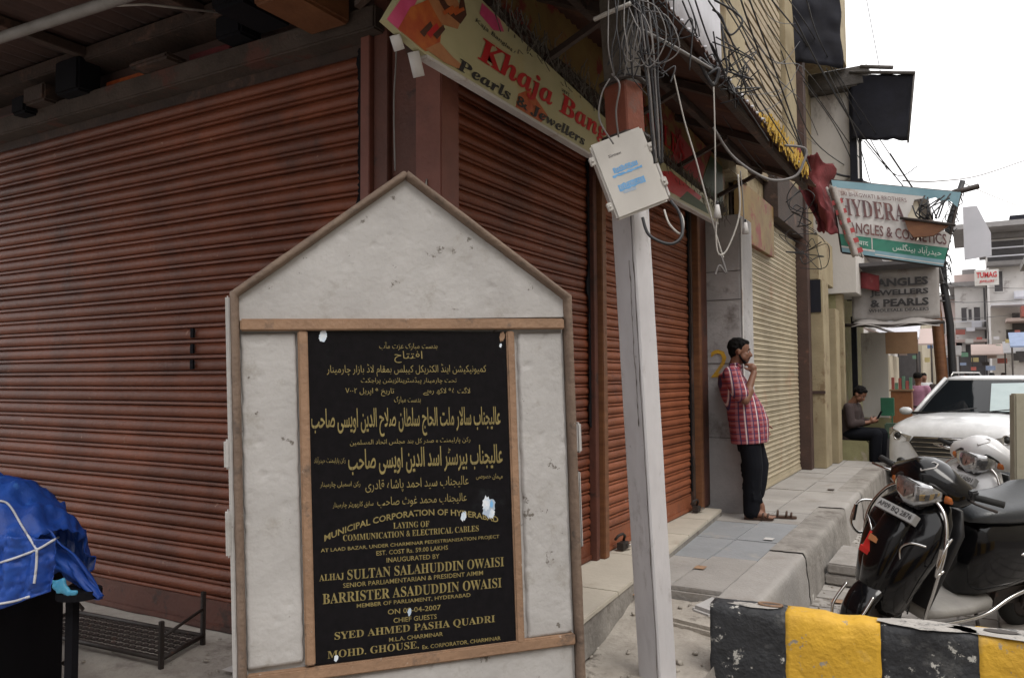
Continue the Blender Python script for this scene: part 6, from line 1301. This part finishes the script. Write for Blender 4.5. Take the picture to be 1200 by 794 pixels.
# seated man looking at his phone
sm = thing('person', 'seated man in dark clothes bent over a phone on the masonry block', 'person', (-1.62, 13.3, .64), (0, 0, math.radians(-12)))
q = MB(); P = head_parts(q, (.16, -.01, .70), (.75, -.15, -.62)); limb(q, [(.03, 0, .55), (.10, 0, .63)], [.06, .055]); ell(q, [((-.02, 0, .05), .12, .17), ((.0, 0, .30), .11, .17), ((.03, 0, .52), .08, .17)])
for s_ in (-1, 1):
    limb(q, [(.04, s_*.19, .50), (.09, s_*.23, .24), (.32, s_*.08, .28)], [.05, .042, .028]); hand(q, (.32, s_*.08, .28), (.41, s_*.04, .33), (0, -s_, .3), 1, .6, s_)
    limb(q, [(.0, s_*.10, .09), (.42, s_*.13, .10), (.38, s_*.12, -.46)], [.09, .06, .04]); limb(q, [(.36, s_*.12, -.58), (.55, s_*.13, -.60)], [.04, .03])
fuse(q, .012, 'body', 'skin', sm); hair_parts(sm, P, beard=False)
q = MB(); ell(q, [((-.02, 0, .0), .16, .20), ((-.02, 0, .25), .15, .20), ((.02, 0, .45), .13, .20), ((.04, 0, .56), .08, .14)])
for s_ in (-1, 1): limb(q, [(.04, s_*.18, .50), (.09, s_*.225, .25), (.22, s_*.14, .27)], [.075, .065, .055])
fuse(q, .014, 'shirt', 'shirt_dark', sm)
q = MB()
for s_ in (-1, 1): limb(q, [(.0, s_*.10, .09), (.42, s_*.13, .10), (.38, s_*.12, -.50)], [.11, .09, .075])
fuse(q, .014, 'trousers', 'trouser_black', sm)
q = MB(); q.cbox((.44, 0, .345), (.012, .075, .15), (0, .5, 0)); o = q.build('phone', 'cabinet_black', None, bevel=.003); o.location = Vector((-1.62, 13.3, .64))+Matrix.Rotation(math.radians(-12), 3, 'Z') @ Vector((.43, 0, .31)); o.rotation_euler = (0, 0, math.radians(-12)); tag(o, 'dark phone held by the seated man', 'phone')

# distant riders and walkers down the street
def small_person(loc, rz, shirt, label, name='person', sit=False, group=None):
    t = thing(name, label, 'person', loc, (0, 0, rz), group); q = MB(); ball = head_parts(q, (0, 0, 1.55), (1, 0, 0)); limb(q, [(0, 0, 1.36), (0, 0, 1.48)], [.06, .055])
    for s_ in (-1, 1):
        limb(q, [(0, s_*.19, 1.35), (.02, s_*.23, 1.1), (.15, s_*.2, .95)], [.05, .04, .03]); limb(q, [(0, s_*.09, .85), (.05*s_, s_*.1, .46), (-.05*s_, s_*.1, .08), (.1-.05*s_, s_*.1, .03)], [.08, .055, .04, .035])
    ell(q, [((0, 0, .85), .1, .15), ((0, 0, 1.1), .1, .15), ((0, 0, 1.38), .07, .16)]); fuse(q, .025, 'body', 'skin', t)
    q = MB(); ell(q, [((0, 0, .82), .14, .18), ((0, 0, 1.1), .13, .17), ((0, 0, 1.3), .12, .2), ((0, 0, 1.40), .07, .14)])
    for s_ in (-1, 1): limb(q, [(0, s_*.18, 1.34), (.02, s_*.22, 1.12)], [.07, .065])
    fuse(q, .025, 'shirt', shirt, t); q = MB()
    for s_ in (-1, 1): limb(q, [(0, s_*.09, .85), (.05*s_, s_*.1, .46), (-.05*s_, s_*.1, .1)], [.105, .08, .065])
    fuse(q, .025, 'trousers', 'trouser_black', t); q = MB(); q.ball((-.02, 0, 1.60), .1, 12, (1, .88, .9)); q.build('hair', 'hair', t, local=True); return t
small_person((-.95, 19, 0), 1.2, 'goods_5', 'distant walker in a pinkish top below the pearls banner')
small_person((-.62, 22, 0), -1.5, 'shirt_dark', 'distant dark-clothed walker right of the pinkish one')
small_person((-1.15, 26, 0), -1.2, 'goods_3', 'distant walker in pale clothes left of the pinkish one, far down the street')
def bike(loc, rz, label, c):
    t = thing('motorcycle', label, 'motorcycle', loc, (0, 0, rz))
    for x in (0, -1.25):
        q = MB(); rr = []
        for i in range(20):
            a = 2*PI*i/20; rr.append([Vector((x+(.26+.045*math.cos(2*PI*k/8))*math.cos(a), .045*math.sin(2*PI*k/8), .3+(.26+.045*math.cos(2*PI*k/8))*math.sin(a))) for k in range(8)])
        rr.append(rr[0]); q.rings(rr, False); q.build('wheel', 'rubber', t, local=True, recalc=True)
    q = MB(); loft(q, [((-.3, 0, .75), .09, .06), ((-.45, 0, .8), .13, .12), ((-.7, 0, .76), .10, .09)], axis='x'); q.build('tank', c, t, local=True, recalc=True)
    q = MB(); loft(q, [((-.7, 0, .76), .1, .05), ((-1.3, 0, .8), .11, .05)], axis='x'); q.build('seat', 'seat_vinyl', t, local=True, recalc=True)
    q = MB(); q.tube([(0, 0, .3), (-.25, 0, .95)], .035, 8); q.tube([(-.28, -.35, 1.02), (-.22, 0, .98), (-.28, .35, 1.02)], .018, 8); q.cbox((-.6, 0, .42), (.4, .2, .3)); q.build('frame', 'iron_dark', t, local=True)
    q = MB(); q.ball((-.12, 0, .85), .09, 12); q.build('headlight', 'lens_clear', t, local=True)
bike((-.75, 17.2, 0), math.radians(-95), 'red motorcycle facing the camera just left of the white car, down the street', 'goods_0')
bike((-.55, 24.5, 0), math.radians(-85), 'dark motorcycle farther down the street behind the red one', 'tarp_dark')

# ================================================================ FAR BUILDINGS
def house(label, x0, x1, y, dpt, h, m, wins, extras=(), name='far_building'):
    t = thing(name, label, 'building', ((x0+x1)/2, y+dpt/2, 0)); part('wall', m, t, (x0, y, 0), (x1, y+dpt, h), bevel=0)
    part('roof', 'far_roof', t, (x0-.3, y-.4, h), (x1+.3, y+dpt, h+.25), bevel=0)
    for (u, z, w_, hh) in wins:
        xa = x0+(x1-x0)*u; q = MB(); q.box((xa-.05, y-.06, z-.05), (xa+w_+.05, y-.01, z)); q.box((xa-.05, y-.06, z+hh), (xa+w_+.05, y-.01, z+hh+.05)); q.box((xa-.05, y-.06, z), (xa, y-.01, z+hh)); q.box((xa+w_, y-.06, z), (xa+w_+.05, y-.01, z+hh)); fr = q.build('window', 'banner_white', t)
        part('pane', 'far_dark', fr, (xa, y-.03, z), (xa+w_, y-.005, z+hh), bevel=0)
    for nm, m_, lo, hi in extras: part(nm, m_, t, lo, hi, bevel=0)
    return t
h1 = house('pale far building with a broad flat canopy roof and railed balcony', 1.0, 3.1, 46, 8, 8.3, 'far_wall', [(.1, 5.7, .35, 1.0), (.75, 5.6, .35, 1.1), (.3, 2.6, .5, 1.2)],
  [('canopy', 'far_roof', (-.5, 43.5, 8.56), (3.6, 50, 8.8)), ('balcony', 'far_roof', (.9, 45.0, 6.9), (2.6, 45.95, 7.1)), ('balcony_rail', 'tin_white', (.9, 44.95, 7.7), (2.6, 45.0, 7.76)), ('balcony_rail', 'tin_white', (.9, 44.95, 7.3), (2.6, 45.0, 7.36)), ('balcony_shade', 'far_dark', (.95, 45.97, 7.12), (2.5, 45.99, 8.2)), ('shade', 'far_dark', (1.9, 45.9, 2.2), (3.0, 45.96, 4.6)), ('awning', 'tin_white', (1.0, 44.4, 4.9), (3.0, 45.95, 5.0)), ('awning', 'far_wall_pink', (1.6, 44.0, 4.1), (3.4, 45.94, 4.25))])
q = MB(); q.prism([(.35, 44.0, 5.85), (1.35, 44.0, 5.85), (1.35, 44.0, 6.6), (.35, 44.0, 6.6)], (0, .05, 0)); sg_ = tag(q.build('hanging_sign', 'banner_white'), 'white sign with red lettering hung on the far canopy building', 'sign'); letters(sg_, 'TUMAG', Vector((.43, 43.98, 6.22)), (1, 0, 0), NV, .84, .27, 'sign_red', bold=.03); letters(sg_, 'JEWELLERS', Vector((.55, 43.98, 5.95)), (1, 0, 0), NV, .6, .16, 'sign_red', bold=.02)
house('grey plastered building left of the far canopy building', -.6, .95, 52, 8, 6.6, 'far_wall', [(.2, 4.6, .3, .8), (.6, 4.6, .3, .8), (.4, 4.7, .2, .6), (.3, 2.4, .5, .9)], [('balcony', 'far_roof', (-.6, 51.2, 4.1), (.9, 51.95, 4.22)), ('balcony_rail', 'tin_white', (-.6, 51.15, 4.55), (.9, 51.2, 4.6)), ('drain_pipe', 'far_dark', (.82, 51.9, 0), (.9, 51.97, 6.5)), ('parapet', 'far_wall_pink', (-.6, 51.9, 6.86), (.9, 52.0, 7.3)), ('awning', 'far_wall_pink', (-.7, 50.6, 3.4), (.9, 51.9, 3.55)), ('shop_front', 'far_dark', (-.5, 51.9, 0), (.8, 51.97, 2.9))])
house('cream house with a red railed balcony at the right edge of the street end', 2.4, 6.0, 36, 6, 6.2, 'far_wall_cream', [(.05, 4.5, .4, .9), (.2, 4.5, .4, .9)], [('balcony', 'far_red', (1.75, 35.0, 3.75), (6, 35.95, 4.15)), ('balcony_shade', 'far_dark', (2.5, 35.96, 2.1), (6, 35.98, 3.6)), ('awning', 'far_roof', (1.7, 34.6, 2.7), (5, 35.9, 2.82))])
house('small pinkish building far behind the bent black pole', -1.9, -.65, 58, 8, 6.4, 'far_wall_pink', [(.2, 4.2, .4, .8), (.65, 4.2, .35, .8)], [('shop_front', 'far_dark', (-1.8, 57.9, 0), (-.7, 57.97, 2.7))])
house('weathered building on the left of the street, seen under the pearls banner', -4.2, -1.35, 30, 14, 7.5, 'far_wall_cream', [(.6, 4.4, .5, .9)], [('shop_front', 'far_dark', (-2.4, 29.9, 0), (-1.4, 29.97, 2.4))])
house('long grey building closing the view at the end of the street', -3.5, 6.5, 78, 6, 8.0, 'far_wall', [(.1+.08*k, 5.2, .6, 1.0) for k in range(10)]+[(.1+.08*k, 2.8, .6, 1.0) for k in range(10)])
for (x0, y0, z0, m_) in ((-1.9, 17.8, 2.3, 'far_wall_pink'), (-2.0, 20.5, 2.5, 'far_roof'), (-2.0, 23.5, 2.4, 'tin_white')):
    q = MB(); q.prism([(x0, y0, z0+.3), (x0+.75, y0, z0), (x0+.75, y0+1.8, z0), (x0, y0+1.8, z0+.3)], (0, 0, .03)); tag(q.build('awning', m_), 'sloping shop awning on the left of the street %s' % {17.8: 'just behind the stall', 20.5: 'second behind the stall', 23.5: 'third behind the stall'}[y0], 'awning', 'awnings on the left of the street')
part('row_wall', 'far_wall_cream', house('pale row of shops along the left of the street behind the stall', -7, -2.05, 17.3, 12, 4.4, 'far_wall', []), (-2.04, 17.4, 0), (-2.0, 29, 2.2), bevel=0)
for (nm, m_, lo, hi, l) in (('water_tank', 'tarp_dark', (2.0, 47, 8.85), (2.9, 48, 9.6), 'black water tank on the roof of the far canopy building'), ('water_tank', 'far_roof', (-.2, 53, 6.9), (.5, 53.8, 7.7), 'grey water tank on the roof left of the far canopy building'), ('air_conditioner', 'tin_white', (.2, 51.5, 4.2), (.7, 51.9, 4.6), 'white air conditioner box on the grey far building'), ('air_conditioner', 'tin_white', (2.0, 45.5, 5.3), (2.5, 45.9, 5.65), 'white air conditioner box under the balcony of the far canopy building')):
    q = MB(); q.box(lo, hi); q.box((lo[0]+.05, lo[1]-.03, lo[2]+.05), (hi[0]-.05, lo[1], hi[2]-.08)); tag(q.build(nm, m_, None), l, nm.replace('_', ' '))
for k, (x, y, m_) in enumerate(((-.35, 27, 'goods_3'), (.25, 31, 'goods_0'), (.7, 34, 'goods_1'), (-.1, 36, 'goods_5'), (1.2, 38, 'goods_4'))):
    small_person((x, y, 0), 1.2*k, m_, 'distant pedestrian in a %s top beyond the white car' % ('pale grey', 'red', 'dark blue', 'plum', 'green')[k])
# unseen buildings added behind and right of the camera to cut sky light
house('unseen cream row of shops added across the street to block sky light', 8.5, 14, -14, 44, 9.5, 'far_wall_cream', [])
house('grey shop building added out of view behind the camera for its shade', -14, 8, -18, 7, 8.5, 'far_wall', [(.06+.12*k, 4.6, 1.2, 1.5) for k in range(8)])
# clutter of signboards fixed along the far shop fronts
rr_ = random.Random(11)
SB = [('goods_0', 'red'), ('goods_1', 'dark blue'), ('goods_2', 'mustard'), ('banner_white', 'white'), ('tin_white', 'pale grey'), ('goods_4', 'dull green'), ('far_red', 'brick-red'), ('far_blue', 'slate blue'), ('far_wall_pink', 'pinkish'), ('far_dark', 'blackish')]
spots = [(1052, 395, 26), (1064, 402, 28), (1078, 398, 30), (1090, 408, 30), (1058, 416, 27), (1072, 420, 29), (1086, 424, 30), (1098, 398, 32), (1126, 392, 50), (1136, 402, 50), (1148, 398, 50), (1158, 410, 44), (1168, 398, 44), (1180, 414, 44), (1190, 404, 44), (1130, 418, 49), (1142, 424, 49), (1154, 428, 44), (1174, 426, 44), (1188, 428, 43), (1124, 405, 52), (1128, 428, 30), (1138, 388, 51), (1150, 415, 44), (1162, 420, 44), (1170, 408, 44), (1184, 402, 35), (1196, 416, 35), (1193, 392, 35), (1122, 380, 57), (1140, 434, 28), (1160, 434, 27)]
RK = sorted(range(8, len(spots)), key=lambda i: spots[i][0])
for k, (px, py, y) in enumerate(spots):
    ang = math.atan((px-600)/930)-math.radians(29.9); x = y*math.tan(ang); dep = math.hypot(x, y)*math.cos(math.atan((px-600)/930)); z = 1.64+(438-py)/930*dep
    m_, cn = SB[(k*7) % 10]; w_ = dep*rr_.uniform(5, 10)/930; h = dep*rr_.uniform(3, 6)/930
    o = part('signboard', m_, None, (x-w_/2, y, z), (x+w_/2, y+.08, z+h), bevel=0)
    where = 'under the pearls banner, %s in the row' % ('leftmost', 'second', 'third', 'fourth', 'fifth', 'sixth', 'seventh', 'last')[k] if k < 8 else 'right of the bent pole, number %s from the left' % ('one', 'two', 'three', 'four', 'five', 'six', 'seven', 'eight', 'nine', 'ten', 'eleven', 'twelve', 'thirteen', 'fourteen', 'fifteen', 'sixteen', 'seventeen', 'eighteen', 'nineteen', 'twenty', 'twenty-one', 'twenty-two', 'twenty-three', 'twenty-four')[RK.index(k)]
    tag(o, cn+' shop board '+where, 'signboard', 'signboards down the far street')
for k, (x, y, m_) in enumerate(((-1.75, 22, 'tin_white'), (-1.6, 26.5, 'far_wall_pink'), (1.9, 31, 'far_blue'), (2.0, 40, 'tin_white'), (-1.0, 44, 'far_roof'), (.8, 43, 'far_wall_pink'))):
    q = MB(); q.prism([(x-.7, y, 2.5), (x+.7, y, 2.5), (x+.7, y+1.2, 3.0), (x-.7, y+1.2, 3.0)], (0, 0, .05)); t = thing('vendor_stall', 'small roofed vendor stall lining the far street, %s one from the camera' % ('first', 'second', 'third', 'fourth', 'fifth', 'sixth')[(0, 1, 2, 3, 5, 4)[k]], 'stall', (x, y, 0), group='vendor stalls down the far street')
    q.build('roof', m_, t)
    for xx in (-.65, .65): q = MB(); q.tube([(x+xx, y, 0), (x+xx, y, 2.5)], .03, 6); q.build('post', 'iron_dark', t)
    part('counter', 'cardboard', t, (x-.6, y+.2, 0), (x+.6, y+1.1, .9))
